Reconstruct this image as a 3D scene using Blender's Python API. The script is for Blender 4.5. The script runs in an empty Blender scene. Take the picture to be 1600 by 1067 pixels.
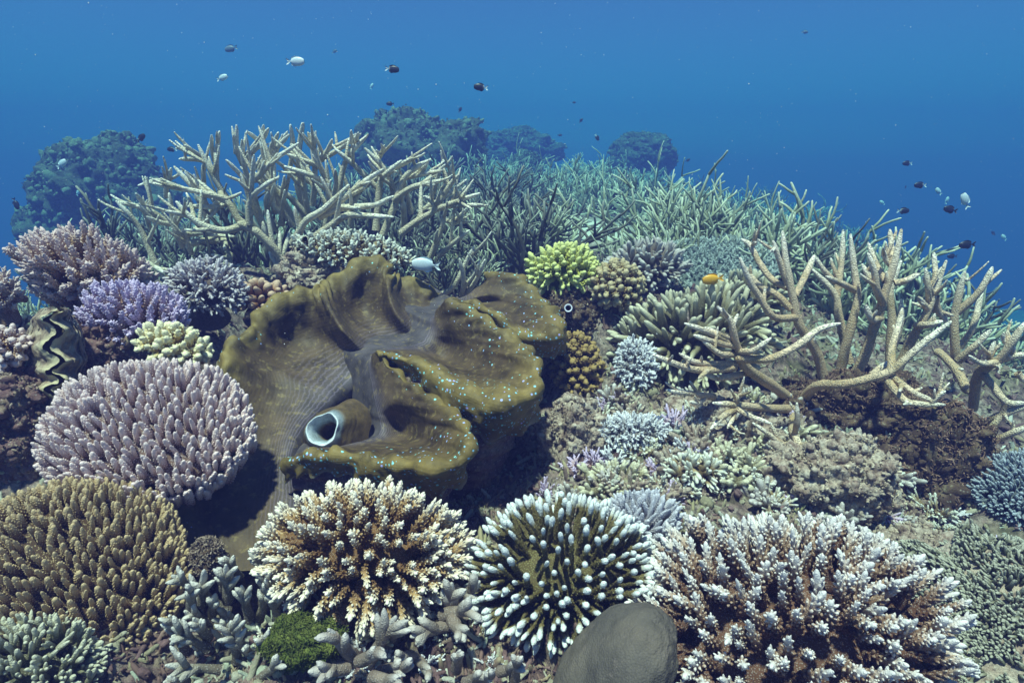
import bpy, math, random
import numpy as np
from mathutils import Vector, Matrix

# ------------------------------------------------------------------ camera
SC = bpy.context.scene
COL = SC.collection
F = 940.0                                    # focal length in pixels of the 1600 px wide photograph
PITCH = math.atan((533 - 250) / F)
SP, CP = math.sin(PITCH), math.cos(PITCH)
cam = bpy.data.cameras.new("camera")
cam.sensor_width = 36.0
cam.lens = 36.0 * F / 1600.0
cam.clip_start, cam.clip_end = 0.02, 400.0
co = bpy.data.objects.new("camera", cam)
COL.objects.link(co)
co.location = (0, 0, 0)
co.rotation_euler = (math.pi / 2 - PITCH, 0, 0)
SC.camera = co

# ------------------------------------------------------------------ world, sun, exposure
SUN_EL, SUN_AZ = math.radians(73), math.radians(205)     # azimuth clockwise from +Y (the view direction)
w = bpy.data.worlds.new("World"); SC.world = w; w.use_nodes = True
nt = w.node_tree; nt.nodes.clear()
sky = nt.nodes.new("ShaderNodeTexSky"); sky.sky_type = 'NISHITA'; sky.sun_disc = False
sky.sun_elevation = SUN_EL; sky.sun_rotation = SUN_AZ
mulw = nt.nodes.new("ShaderNodeMix"); mulw.data_type = 'RGBA'; mulw.blend_type = 'MULTIPLY'
mulw.inputs[0].default_value = 1.0
mulw.inputs[7].default_value = (0.46, 0.50, 0.80, 1)      # light that has come through sea water
bg = nt.nodes.new("ShaderNodeBackground"); bg.inputs[1].default_value = 0.072
ow = nt.nodes.new("ShaderNodeOutputWorld")
nt.links.new(sky.outputs[0], mulw.inputs[6]); nt.links.new(mulw.outputs[2], bg.inputs[0]); nt.links.new(bg.outputs[0], ow.inputs[0])
sl = bpy.data.lights.new("sun", 'SUN'); sl.energy = 5.0; sl.angle = math.radians(3); sl.color = (1.0, 0.74, 0.645)
so = bpy.data.objects.new("sun", sl); COL.objects.link(so)
sd = Vector((math.sin(SUN_AZ) * math.cos(SUN_EL), math.cos(SUN_AZ) * math.cos(SUN_EL), math.sin(SUN_EL)))
so.rotation_euler = sd.to_track_quat('Z', 'Y').to_euler()
so.location = (0, 0, 8)
SC.view_settings.view_transform = 'Standard'; SC.view_settings.look = 'None'
SC.view_settings.exposure = 1.02; SC.view_settings.gamma = 1.0; SC.view_settings.use_curve_mapping = False
SC.render.engine = 'CYCLES'
SC.cycles.use_denoising = True
SC.cycles.max_bounces = 5; SC.cycles.diffuse_bounces = 3; SC.cycles.glossy_bounces = 2; SC.cycles.volume_bounces = 1

# ------------------------------------------------------------------ helpers
RNG = np.random.default_rng(7)
def nrm(v):
    v = np.asarray(v, float); return v / (np.linalg.norm(v, axis=-1, keepdims=True) + 1e-12)
def P(px, py, D):
    """a point of the reef seen at a pixel of the photograph, D metres deep"""
    v = (533 - py) / F
    return np.array([D * (px - 800) / F, D * (CP + v * SP), D * (-SP + v * CP)])
def ss(a, b, x):
    t = np.clip((x - a) / (b - a), 0, 1); return t * t * (3 - 2 * t)

def _hash(ix, iy, iz, seed):
    h = (ix * 374761393 + iy * 668265263 + iz * 2147483647 + seed * 1274126177) & 0xFFFFFFFF
    h = ((h ^ (h >> 13)) * 1274126177) & 0xFFFFFFFF
    h = (h ^ (h >> 16)) & 0xFFFFFFFF
    return h.astype(np.float64) / 4294967295.0
def vnoise(p, seed=0):
    p = np.asarray(p, float); i = np.floor(p).astype(np.int64); f = p - i; f = f * f * (3 - 2 * f)
    out = 0
    for dx in (0, 1):
        wx = f[..., 0] if dx else 1 - f[..., 0]
        for dy in (0, 1):
            wy = f[..., 1] if dy else 1 - f[..., 1]
            for dz in (0, 1):
                wz = f[..., 2] if dz else 1 - f[..., 2]
                out = out + wx * wy * wz * _hash(i[..., 0] + dx, i[..., 1] + dy, i[..., 2] + dz, seed)
    return out * 2 - 1
def fbm(p, octv=4, seed=0, gain=0.5):
    p = np.asarray(p, float); a, s, tot = 1.0, 0, 0
    for k in range(octv):
        s = s + a * vnoise(p * 2.03 ** k + 17.3 * k, seed + k); tot += a; a *= gain
    return s / tot
def crm(G, m):
    """Catmull-Rom along axis 0, m steps per span"""
    G = np.asarray(G, float); n = len(G)
    E = np.concatenate([2 * G[:1] - G[1:2], G, 2 * G[-1:] - G[-2:-1]])
    out = []
    for i in range(n - 1):
        a, b, c, d = E[i], E[i + 1], E[i + 2], E[i + 3]
        for k in range(m):
            t = k / m
            out.append(0.5 * (2 * b + (c - a) * t + (2 * a - 5 * b + 4 * c - d) * t * t + (3 * b - a - 3 * c + d) * t ** 3))
    out.append(G[-1]); return np.array(out)

class MB:
    """collects pieces of geometry and links them as ONE mesh object"""
    def __init__(s): s.V, s.Q, s.T, s.A, s.n = [], [], [], [], 0
    def add(s, V, Q=None, T=None, A=None):
        V = np.asarray(V, float).reshape(-1, 3)
        if A is None: A = np.zeros(len(V))
        s.V.append(V); s.A.append(np.broadcast_to(np.asarray(A, float), (len(V),)))
        if Q is not None and len(Q): s.Q.append(np.asarray(Q, int).reshape(-1, 4) + s.n)
        if T is not None and len(T): s.T.append(np.asarray(T, int).reshape(-1, 3) + s.n)
        s.n += len(V); return s
    def arrays(s):
        V = np.concatenate(s.V); A = np.concatenate(s.A)
        Q = np.concatenate(s.Q) if s.Q else np.zeros((0, 4), int)
        T = np.concatenate(s.T) if s.T else np.zeros((0, 3), int)
        return V, Q, T, A
    def mesh(s, name, mat, extra=None, smooth=True):
        V, Q, T, A = s.arrays(); me = bpy.data.meshes.new(name)
        me.vertices.add(len(V)); me.vertices.foreach_set("co", V.astype(np.float32).ravel())
        me.loops.add(Q.size + T.size)
        me.loops.foreach_set("vertex_index", np.concatenate([Q.ravel(), T.ravel()]).astype(np.int32))
        me.polygons.add(len(Q) + len(T))
        me.polygons.foreach_set("loop_start", np.concatenate([np.arange(len(Q)) * 4, Q.size + np.arange(len(T)) * 3]).astype(np.int32))
        me.polygons.foreach_set("use_smooth", np.full(len(Q) + len(T), smooth))
        at = me.attributes.new("tip", 'FLOAT', 'POINT'); at.data.foreach_set("value", A.astype(np.float32))
        for k, v in (extra or {}).items():
            at = me.attributes.new(k, 'FLOAT', 'POINT'); at.data.foreach_set("value", np.asarray(v, np.float32))
        me.update(calc_edges=True); me.validate()
        if mat: me.materials.append(mat)
        return me
    def build(s, name, mat, parent=None, extra=None, origin=None, smooth=True):
        o = bpy.data.objects.new(name, s.mesh(name, mat, extra, smooth)); COL.objects.link(o)
        if parent is not None: o.parent = parent
        return o
def tag(o, label=None, cat=None, group=None, kind=None):
    if label: o['label'] = label
    if cat: o['category'] = cat
    if group: o['group'] = group
    if kind: o['kind'] = kind
    return o
def thing(name, loc, label, cat, group=None):
    o = bpy.data.objects.new(name, None); COL.objects.link(o); o.location = loc; o.empty_display_size = 0.05
    return tag(o, label, cat, group)
def grid_faces(n, m, wrap=False):
    i = np.arange(n - 1)[:, None]; j = np.arange(m if wrap else m - 1)[None, :]; j2 = (j + 1) % m
    return np.stack([i * m + j + 0 * i, i * m + j2, (i + 1) * m + j2, (i + 1) * m + j], -1).reshape(-1, 4)
def tube(Pt, R, sides=8, t0=0.0, t1=1.0, wob=0.0, seed=0):
    """tapered tube with a rounded end; returns V, Q, T, t (t runs t0..t1 from root to tip)"""
    Pt = np.asarray(Pt, float); R = np.asarray(R, float); n = len(Pt)
    d = nrm(np.gradient(Pt, axis=0)); r = R[-1]
    Pt = np.concatenate([Pt, Pt[-1:] + d[-1] * r * 0.6, Pt[-1:] + d[-1] * r * 1.05])
    R = np.concatenate([R, [r * 0.78, r * 0.36]]); d = np.concatenate([d, d[-1:], d[-1:]])
    up = np.array([0, 0, 1.0]) if abs(d[0][2]) < 0.9 else np.array([1.0, 0, 0])
    N = nrm(np.cross(d[0], up)); a = np.arange(sides) * 2 * math.pi / sides
    V = []
    for k in range(len(Pt)):
        N = nrm(N - d[k] * np.dot(N, d[k])); B = np.cross(d[k], N)
        V.append(Pt[k] + R[k] * (np.cos(a)[:, None] * N + np.sin(a)[:, None] * B))
    V = np.concatenate(V)
    if wob: 
        c = np.repeat(Pt, sides, 0); rr = np.repeat(R, sides)[:, None]
        V = V + (V - c) * (wob * fbm(V / (rr.mean() * 2.5), 2, seed))[:, None]
    V = np.concatenate([V, Pt[-1:] + d[-1] * r * 0.18])
    m = len(Pt); Q = grid_faces(m, sides, True)
    k = np.arange(sides); T = np.stack([(m - 1) * sides + k, (m - 1) * sides + (k + 1) % sides, np.full(sides, m * sides)], -1)
    t = np.concatenate([np.repeat(np.linspace(t0, t1, n), sides), np.full(2 * sides + 1, t1)])
    return V, Q, T, t
def nubs(pos, dr, ln, rad, a0, a1, sides=5):
    """many little blunt cones at once"""
    pos = np.asarray(pos, float); dr = nrm(dr); N = len(pos)
    ln = np.broadcast_to(ln, (N,)); rad = np.broadcast_to(rad, (N,)); a0 = np.broadcast_to(a0, (N,)); a1 = np.broadcast_to(a1, (N,))
    ref = np.where(np.abs(dr[:, 2:3]) < 0.9, np.array([[0, 0, 1.0]]), np.array([[1.0, 0, 0]]))
    n = nrm(np.cross(dr, ref)); b = np.cross(dr, n); a = np.arange(sides) * 2 * math.pi / sides
    ring = np.cos(a)[None, :, None] * n[:, None] + np.sin(a)[None, :, None] * b[:, None]
    r0 = pos[:, None] + ring * rad[:, None, None]
    r1 = pos[:, None] + ring * (rad * 0.8)[:, None, None] + (dr * (ln * 0.68)[:, None])[:, None]
    V = np.concatenate([r0, r1, (pos + dr * ln[:, None])[:, None]], 1); S = 2 * sides + 1
    k = np.arange(sides); q = np.stack([k, (k + 1) % sides, sides + (k + 1) % sides, sides + k], -1)
    t = np.stack([sides + k, sides + (k + 1) % sides, np.full(sides, 2 * sides)], -1)
    off = (np.arange(N) * S)[:, None, None]
    A = np.concatenate([np.repeat(a0[:, None], sides, 1), np.repeat((a0 * .35 + a1 * .65)[:, None], sides, 1), a1[:, None]], 1)
    return V.reshape(-1, 3), (q[None] + off).reshape(-1, 4), (t[None] + off).reshape(-1, 3), A.ravel()
def blob(c, rx, ry, rz, n=24, m=36, amp=0.25, scale=3.0, octv=4, seed=0, axis=None):
    """closed lumpy body"""
    th = np.linspace(0.0, math.pi, n)[:, None]; ph = np.linspace(0, 2 * math.pi, m, endpoint=False)[None, :]
    d = np.stack([np.sin(th) * np.cos(ph), np.sin(th) * np.sin(ph), np.cos(th) + 0 * ph], -1).reshape(-1, 3)
    r = 1 + amp * fbm(d * scale + seed * 3.7, octv, seed)
    V = d * r[:, None] * np.array([rx, ry, rz])
    if axis is not None:
        V = V @ np.array(Vector((0, 0, 1)).rotation_difference(Vector(axis)).to_matrix()).T
    return V + np.asarray(c), grid_faces(n, m, True)
def surf_normals(V, Q):
    fn = np.cross(V[Q[:, 2]] - V[Q[:, 0]], V[Q[:, 3]] - V[Q[:, 1]])
    N = np.zeros_like(V)
    for k in range(4): np.add.at(N, Q[:, k], fn)
    return nrm(N)

# ------------------------------------------------------------------ materials
def new_mat(name):
    m = bpy.data.materials.new(name); m.use_nodes = True; t = m.node_tree
    return m, t, t.nodes["Principled BSDF"]
def nd(t, kind, **kw):
    n = t.nodes.new(kind)
    for k, v in kw.items(): setattr(n, k, v)
    return n
def mixc(t, fac, a, b, blend='MIX'):
    n = nd(t, "ShaderNodeMix", data_type='RGBA', blend_type=blend)
    for s, x in ((n.inputs[0], fac), (n.inputs[6], a), (n.inputs[7], b)):
        if isinstance(x, bpy.types.NodeSocket): t.links.new(x, s)
        elif isinstance(x, (int, float)): s.default_value = x
        else: s.default_value = tuple(x) + (1,)
    return n.outputs[2]
def ramp(t, src, stops):
    n = nd(t, "ShaderNodeValToRGB"); e = n.color_ramp.elements
    while len(e) < len(stops): e.new(0.5)
    for k, (p, c) in enumerate(stops):
        e[k].position = p; e[k].color = (tuple(c) if not isinstance(c, (int, float)) else (c, c, c)) + (1,)
    t.links.new(src, n.inputs[0]); return n.outputs[0]
def pos(t): return nd(t, "ShaderNodeNewGeometry").outputs["Position"]
def noise(t, sc, det=4, rough=0.6, src=None):
    n = nd(t, "ShaderNodeTexNoise"); n.inputs["Scale"].default_value = sc; n.inputs["Detail"].default_value = det
    n.inputs["Roughness"].default_value = rough; t.links.new(src or pos(t), n.inputs["Vector"]); return n.outputs[0]
def voro(t, sc, feature='F1', src=None, rnd=1.0):
    n = nd(t, "ShaderNodeTexVoronoi", feature=feature); n.inputs["Scale"].default_value = sc
    if feature != 'N_SPHERE_RADIUS': n.inputs["Randomness"].default_value = rnd
    t.links.new(src or pos(t), n.inputs["Vector"]); return n
def attr(t, name): return nd(t, "ShaderNodeAttribute", attribute_name=name).outputs["Fac"]
def bump(t, b, h, strength=0.5, dist=0.002, prev=None):
    n = nd(t, "ShaderNodeBump"); n.inputs["Strength"].default_value = strength; n.inputs["Distance"].default_value = dist
    t.links.new(h, n.inputs["Height"])
    if prev: t.links.new(prev, n.inputs["Normal"])
    t.links.new(n.outputs[0], b.inputs["Normal"]); return n.outputs[0]

def coral_mat(name, base, tip, mid=None, lo=0.1, hi=0.9, dots=0.0, dscale=300, dotcol=None, nz=0.35, patch=None, bstr=0.5):
    """living coral: pigment runs from the stem colour to the pale growing tip; polyps show as pale dots"""
    m, t, b = new_mat(name)
    stops = [(lo, base)] + ([((lo + hi) / 2, mid)] if mid else []) + [(hi, tip)]
    c = ramp(t, attr(t, "tip"), stops)
    n1 = noise(t, 45, 4)
    c = mixc(t, nz, c, ramp(t, n1, [(0.3, 0.35), (0.7, 1.0)]), 'MULTIPLY')
    if patch: c = mixc(t, ramp(t, noise(t, 14, 3), [(0.52, 0.0), (0.66, 0.75)]), c, patch)
    v = voro(t, dscale)
    if dots:
        k = nd(t, "ShaderNodeMath", operation='MULTIPLY'); k.inputs[1].default_value = dots
        t.links.new(ramp(t, v.outputs["Distance"], [(0.18, 1.0), (0.46, 0.0)]), k.inputs[0])
        c = mixc(t, k.outputs[0], c, dotcol or tip)
    t.links.new(c, b.inputs["Base Color"]); b.inputs["Roughness"].default_value = 0.75
    b.inputs["Specular IOR Level"].default_value = 0.25
    bump(t, b, ramp(t, v.outputs["Distance"], [(0.1, 1.0), (0.55, 0.0)]), bstr, 0.0016 if dscale > 260 else 0.005)
    return m
def rock_mat(name, stops, sc=22, bstr=0.9, dist=0.006):
    m, t, b = new_mat(name)
    c = ramp(t, noise(t, sc, 7, 0.68), stops)
    c = mixc(t, ramp(t, noise(t, sc * 5.1, 4), [(0.36, 0.6), (0.56, 0.0)]), c, (0.08, 0.05, 0.045))
    c = mixc(t, ramp(t, voro(t, 120).outputs["Distance"], [(0.08, 0.5), (0.3, 0.0)]), c, (0.5, 0.48, 0.4))
    t.links.new(c, b.inputs["Base Color"]); b.inputs["Roughness"].default_value = 0.9; b.inputs["Specular IOR Level"].default_value = 0.15
    n = bump(t, b, noise(t, sc * 6, 6, 0.7), bstr, dist)
    bump(t, b, noise(t, sc * 25, 4, 0.7), 0.6, 0.002, n)
    return m
M = {}
M['floor'] = None
M['rock_purple'] = rock_mat('purple_brown_reef_rock', [(0.28, (0.05, 0.03, 0.03)), (0.42, (0.16, 0.085, 0.085)), (0.52, (0.24, 0.14, 0.13)), (0.62, (0.34, 0.25, 0.17)), (0.75, (0.5, 0.43, 0.32))])
M['rock_pale'] = rock_mat('pale_reef_rock', [(0.28, (0.14, 0.1, 0.07)), (0.4, (0.34, 0.24, 0.19)), (0.52, (0.53, 0.43, 0.34)), (0.7, (0.72, 0.65, 0.54))], 30)
M['rock_algae'] = rock_mat('dark_red_algae_rock', [(0.3, (0.03, 0.018, 0.012)), (0.46, (0.09, 0.055, 0.035)), (0.58, (0.18, 0.12, 0.07)), (0.72, (0.34, 0.28, 0.17))], 26)
M['shell'] = rock_mat('encrusted_shell', [(0.28, (0.06, 0.035, 0.035)), (0.45, (0.18, 0.1, 0.11)), (0.55, (0.26, 0.18, 0.14)), (0.7, (0.36, 0.3, 0.22))], 18)

# ------------------------------------------------------------------ reef floor
CTRL = []                                    # (x, y, z): feet of the colonies
def base_h(x, y):
    z = np.interp(y, [0.3, 1.0, 1.4, 2.3, 4, 8, 14, 26], [-0.8, -0.76, -0.74, -0.56, -0.52, -0.44, -0.42, -0.6])
    k = np.clip(1.25 - (y - 4) * 0.1, 0.45, 1.25)
    z = z - 0.25 * np.clip(x - 0.9, 0, None) ** 1.25 * k - 0.12 * np.clip(x - 5.0, 0, None)
    z = z - 0.11 * np.clip(-x - 1.0, 0, None)
    z = z - 0.75 * np.clip(x - (1.7 + .5 * y), 0, None) - 0.8 * np.clip(-x - (1.0 + .42 * y), 0, None)
    return np.maximum(z, -5.0)
def floor_h(x, y, rough=True):
    x = np.asarray(x, float); y = np.asarray(y, float)
    w0 = 0.12; num = w0 * base_h(x, y); den = np.full_like(num, w0)
    for (cx, cy, cz, s) in CTRL:
        ww = np.exp(-((x - cx) ** 2 + (y - cy) ** 2) / (s * s)); num = num + ww * cz; den = den + ww
    z = num / den
    if rough:
        p = np.stack([x, y, 0 * x], -1); near = ss(6, 2, y)
        z = z + 0.05 * fbm(p * 3.1, 3, 5) + near * (0.035 * fbm(p * 11, 4, 9, 0.6) + 0.02 * np.abs(fbm(p * 30, 3, 12)))
    return z
def sand_at(x, y):
    s = np.exp(-(((x - 0.62) / 0.45) ** 2 + ((y - 4.5) / 0.9) ** 2)) + np.exp(-(((x - 0.25) / 0.35) ** 2 + ((y - 5.4) / .8) ** 2)) + 0.9 * np.exp(-(((x + 1.55) / 0.7) ** 2 + ((y - 4.1) / .8) ** 2))
    return s

# ------------------------------------------------------------------ coral colonies
def finger_mesh(kind, seed, sides=8):
    """one finger of a colony: root at the origin, length 1 along +Z"""
    r = np.random.default_rng(seed); mb = MB()
    S = dict(beads=(0.13, 0.095, 62, 0.075, 0.036), nubby=(0.13, 0.065, 40, 0.13, 0.04), bulb=(0.085, 0.07, 30, 0.06, 0.026),
             smooth=(0.17, 0.10, 0, 0, 0), thin=(0.10, 0.055, 12, 0.13, 0.036), fat=(0.2, 0.17, 0, 0, 0), knob=(0.2, 0.15, 16, 0.16, 0.08))[kind]
    r0, r1, nn, nl, nr = S
    n = 8; z = np.linspace(0, 1, n); bend = r.normal(0, 0.05, 2)
    c = np.stack([bend[0] * z * z, bend[1] * z * z, z], -1)
    R = r0 + (r1 - r0) * z
    if kind == 'bulb': R = np.where(z > 0.9, 0.088, R * 0.95)
    if kind == 'fat': R = R * (0.75 + 0.35 * np.sin(z * math.pi * 0.85))
    if kind == 'beads': R = R * (0.8 + 0.3 * np.sin(z * math.pi * 0.9))
    V, Q, T, t = tube(c * np.array([1, 1, 0.94]), R, sides, wob=0.25, seed=seed); mb.add(V, Q, T, t)
    if nn:
        k = np.arange(nn); h = 0.12 + 0.84 * (k + 0.5) / nn; a = k * 2.39996 + r.uniform(0, 6)
        rr = np.interp(h, z, R); o = np.stack([np.cos(a), np.sin(a), 0 * a], -1)
        p = np.stack([np.interp(h, z, c[:, 0]), np.interp(h, z, c[:, 1]), h * 0.94], -1) + o * (rr * 0.75)[:, None]
        upw = {'beads': 0.75, 'nubby': 0.9, 'bulb': 0.9, 'thin': 1.1, 'knob': 0.8}[kind]
        d = o + np.array([0, 0, upw]) + r.normal(0, 0.12, (nn, 3)); s = r.uniform(0.7, 1.25, nn) * (1.15 - 0.45 * h)
        g = {'beads': 0.38, 'nubby': 0.26, 'bulb': 0.05, 'thin': 0.35, 'knob': 0.3}[kind]
        mb.add(*nubs(p, d, nl * s, nr * s, h, np.clip(h + g, 0, 1), 5))
    if kind in ('smooth', 'thin'):
        for q in range(r.integers(1, 4) if kind != 'nubby' else r.integers(0, 3)):
            h = r.uniform(0.25, 0.7); a = r.uniform(0, 6.28); L = r.uniform(0.3, 0.5)
            p0 = np.array([bend[0] * h * h, bend[1] * h * h, h]); d = nrm(np.array([math.cos(a) * 0.8, math.sin(a) * 0.8, 1]))
            pts = np.array([p0, p0 + d * L * 0.5, p0 + d * L + np.array([0, 0, L * 0.12])])
            V, Q, T, t = tube(pts, [r0 * 0.62, r0 * 0.52, r1 * 0.75], max(5, sides - 2), h * .8, .82 if kind == 'nubby' else 1.0, .3, seed + q); mb.add(V, Q, T, t)
    return mb
FING = {}
def fingers(kind, sides=8):
    if (kind, sides) not in FING:
        FING[kind, sides] = [finger_mesh(kind, 100 + 7 * k, sides) for k in range(6)]
    return FING[kind, sides]

def rot_to(d, spin):
    q = Vector((0, 0, 1)).rotation_difference(Vector(d)); return np.array(q.to_matrix()) @ np.array(Matrix.Rotation(spin, 3, 'Z'))

def colony(name, label, px, py, D, a, b, h, L, r, nf, kind, mat, axis=(0, 0.7, 0.7), fdir=None, spread=0.8, tmax=100,
           parts=False, seed=1, group=None, cat='coral', core=None, env=0.2, foot=0.5, sides=8, core_s=1.0, roll=0.0, jit=0.16, ctrl=True, lj=0.24, gaps=-9):
    rg = np.random.default_rng(seed); u1 = D / F
    C = P(px, py, D); tc = nrm(-C); X = np.array([1.0, 0, 0]); Z = np.array([0, 0, 1.0])
    n = nrm(axis[0] * X + axis[1] * Z + axis[2] * tc)
    u = nrm(X - n * np.dot(X, n)); v = np.cross(n, u)
    if roll: u, v = u * math.cos(roll) + v * math.sin(roll), v * math.cos(roll) - u * math.sin(roll)
    fd = n if fdir is None else nrm(fdir[0] * X + fdir[1] * Z + fdir[2] * tc)
    a, b, h, L, r = [q * u1 for q in (a, b, h, L, r)]
    k = np.arange(nf) + 0.5; ct = 1 - (1 - math.cos(math.radians(tmax))) * k / nf; st = np.sqrt(1 - ct * ct); ph = k * 2.39996323
    ph = ph + rg.normal(0, 0.08, nf)
    S = np.stack([st * np.cos(ph), st * np.sin(ph), ct], -1)
    e = 1 + env * fbm(S * 2.2 + seed, 2, seed)
    Tp = (S * np.array([a, b, h]) * e[:, None]) @ np.stack([u, v, n])
    rad = nrm((S / np.array([a, b, max(h, 0.6 * min(a, b))])) @ np.stack([u, v, n]))
    dr = nrm(fd * (1 - spread) + rad * spread + rg.normal(0, jit, (nf, 3)))
    Ln = L * (1 + rg.normal(0, lj, nf)).clip(0.55, 1.5)
    root = thing(name, C, label, cat, group)
    var = fingers(kind, sides); asp = {'beads': .13, 'nubby': .13, 'bulb': .085, 'smooth': .17, 'thin': .10, 'fat': .2, 'knob': .2}[kind]
    rest = MB(); meshes = None; nparts = 0
    order = np.argsort((Tp @ tc) * -1)
    sx = r / asp
    gp = fbm(S * 4.5 + seed, 2, seed)
    for q, i in enumerate(order):
        if gp[i] < gaps: continue
        Rm = rot_to(dr[i], rg.uniform(0, 6.28)); w_ = sx * rg.uniform(0.72, 1.22); bs = Tp[i] - dr[i] * Ln[i]
        vi = int(rg.integers(0, 6))
        if parts and q < 100:
            if meshes is None: meshes = [x.mesh('finger', mat) for x in var]
            o = bpy.data.objects.new('finger', meshes[vi]); COL.objects.link(o); o.parent = root
            Mx = Matrix.Identity(4); A3 = Rm @ np.diag([w_, w_, Ln[i]])
            for rr in range(3):
                for cc in range(3): Mx[rr][cc] = A3[rr][cc]
                Mx[rr][3] = bs[rr]
            o.matrix_local = Mx
        else:
            V, Q, T, A = var[vi].arrays(); rest.add((V * np.array([w_, w_, Ln[i]])) @ Rm.T + bs, Q, T, A)
    if rest.n:
        o = rest.build('finger_mass', mat, root)
        if parts: o['kind'] = 'stuff'
    # the encrusting body the fingers grow from, and its foot
    mb = MB(); Lm = L * core_s
    V, Q = blob((0, 0, 0), max(a - Lm, a * 0.35), max(b - Lm, b * 0.35), max(h - Lm, h * 0.3), 18, 28, 0.18, 3, 3, seed)
    V = np.where(V[:, 2:3] < 0, V * np.array([0.85, 0.85, 1.0]) - np.array([0, 0, 0]), V)
    mb.add(V @ np.stack([u, v, n]), Q, None, 0.0)
    if foot:
        ft = -n * 0.4 * h - Z * 0.6 * max(a, b) * foot
        rr = min(a, b); top = -n * (0.5 * rr + 0.1 * h); pts = np.array([top + ft, top + ft * 0.5, top])
        V, Q, T, t = tube(pts, [rr * 0.75, rr * 0.55, rr * 0.5], 14, wob=0.5, seed=seed); mb.add(V, Q, T, 0.0)
    mb.build('base', core or mat, root)
    if ctrl: CTRL.append((C[0] - n[0] * 0.5 * h, C[1] - n[1] * .5 * h + 0.03, C[2] - 0.45 * max(a, b) * foot - 0.5 * h * n[2], max(0.07, 0.9 * a)))
    return root

def zmap(x0, y0, s): return lambda x, y: (x0 + x / s, y0 + y / s)
def branch_coral(name, label, loc, mat, lines, cat='coral', group=None, wob=0.12, sides=10, twigs=0, rscale=1.0, tw=(22, 60), ztop=9):
    """lines: list of (polyline [(px,py,D)], r0 px, r1 px, t0): every branch is a part of its own"""
    root = thing(name, loc, label, cat, group); cs = []
    for k, (pl, r0, r1, t0) in enumerate(lines):
        pts = np.array([P(*q) for q in pl]) - np.asarray(loc)
        Dm = np.mean([q[2] for q in pl]); m = max(3, int(18 / len(pl)))
        c = crm(pts, m) if len(pts) > 2 else crm(np.array([pts[0], (pts[0] + pts[1]) / 2 + RNG.normal(0, 0.004, 3), pts[1]]), 5)
        R = np.linspace(r0, r1, len(c)) * Dm / F * rscale * 0.9
        if r1 < 7.6: R[-1] *= 0.5; R[-2] *= 0.84
        t1 = 1.0 if r1 < 8 else max(t0 + .1, .4)
        V, Q, T, t = tube(c, R, sides, t0, t1, wob, k); MB().add(V, Q, T, t).build('branch', mat, root); cs.append((c, R, Dm))
    if twigs:
        g = MB(); rg = np.random.default_rng(77)
        for q in range(twigs):
            c, R, Dm = cs[rg.integers(0, len(cs))]; i = rg.integers(len(c) // 4, max(len(c) // 4 + 1, int(len(c) * .8))); d = nrm(c[min(i + 1, len(c) - 1)] - c[i - 1])
            d = nrm(d * .7 + nrm(rg.normal(0, 1, 3)) * .75 + np.array([0, -.1, .3])); ln = rg.uniform(*tw) * Dm / F; b_ = nrm(d + np.array([0, 0, .35]) + rg.normal(0, .15, 3)); r_ = min(R[i] * .75, 5.2 * Dm / F)
            if c[i][2] + loc[2] + max(d[2], b_[2]) * ln > ztop: continue
            g.add(*tube([c[i], c[i] + d * ln * .4, c[i] + d * ln * .7 + b_ * ln * .1, c[i] + d * ln * .75 + b_ * ln * .28], [r_, r_ * .85, r_ * .7, r_ * .4], 10, .35, 1.0, wob, q))
        o = g.build('twig', mat, root); o['kind'] = 'stuff'
    return root

# coral pigments
def CM(*a, **k): M[a[0]] = coral_mat(*a, **k)
CM('lavender_plate', (0.15, 0.085, 0.065), (0.82, 0.65, 0.63), (0.5, 0.33, 0.31), dots=0.55, dscale=330, dotcol=(0.7, 0.64, 0.68))
CM('tan_plate', (0.06, 0.03, 0.012), (0.54, 0.4, 0.23), (0.18, 0.095, 0.036), dots=0.5, dscale=330, dotcol=(0.6, 0.48, 0.28))
CM('cream_brown', (0.17, 0.085, 0.03), (0.85, 0.78, 0.66), (0.45, 0.29, 0.13), lo=0.5, hi=1.0, dots=0.2, dscale=400)
CM('blue_tip_olive', (0.1, 0.075, 0.025), (0.72, 0.76, 0.78), (0.2, 0.155, 0.06), lo=0.7, hi=0.96, dots=0.35, dscale=330, dotcol=(0.42, 0.42, 0.2))
CM('white_tip_rust', (0.13, 0.062, 0.034), (0.74, 0.71, 0.7), (0.4, 0.27, 0.19), lo=0.46, hi=1.0, dots=0.25, dscale=330)
CM('pink_cream', (0.2, 0.1, 0.04), (0.72, 0.56, 0.54), (0.45, 0.28, 0.15), lo=0.1, hi=0.95, dots=0.3, dscale=300)
CM('violet', (0.2, 0.1, 0.06), (0.66, 0.54, 0.76), (0.5, 0.34, 0.33), lo=0.05, hi=0.85, dots=0.35, dscale=300)
CM('blue_lavender', (0.13, 0.085, 0.07), (0.62, 0.56, 0.6), (0.32, 0.26, 0.27), lo=0.1, hi=0.9, dots=0.2)
CM('brown_round', (0.08, 0.03, 0.012), (0.62, 0.42, 0.3), (0.27, 0.12, 0.045), lo=0.3, hi=1.0)
CM('yellow_cream', (0.3, 0.18, 0.045), (0.8, 0.74, 0.5), (0.56, 0.42, 0.15), lo=0.1, hi=0.9, dots=0.2)
CM('cream_white', (0.1, 0.065, 0.03), (0.72, 0.72, 0.64), (0.34, 0.25, 0.13), lo=0.25, hi=0.95)
CM('lime', (0.2, 0.2, 0.03), (0.66, 0.68, 0.27), (0.44, 0.43, 0.09), lo=0.05, hi=0.95, dots=0.15, nz=0.2)
CM('honey', (0.1, 0.06, 0.02), (0.54, 0.44, 0.26), (0.27, 0.18, 0.07), lo=0.1, hi=0.95)
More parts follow.
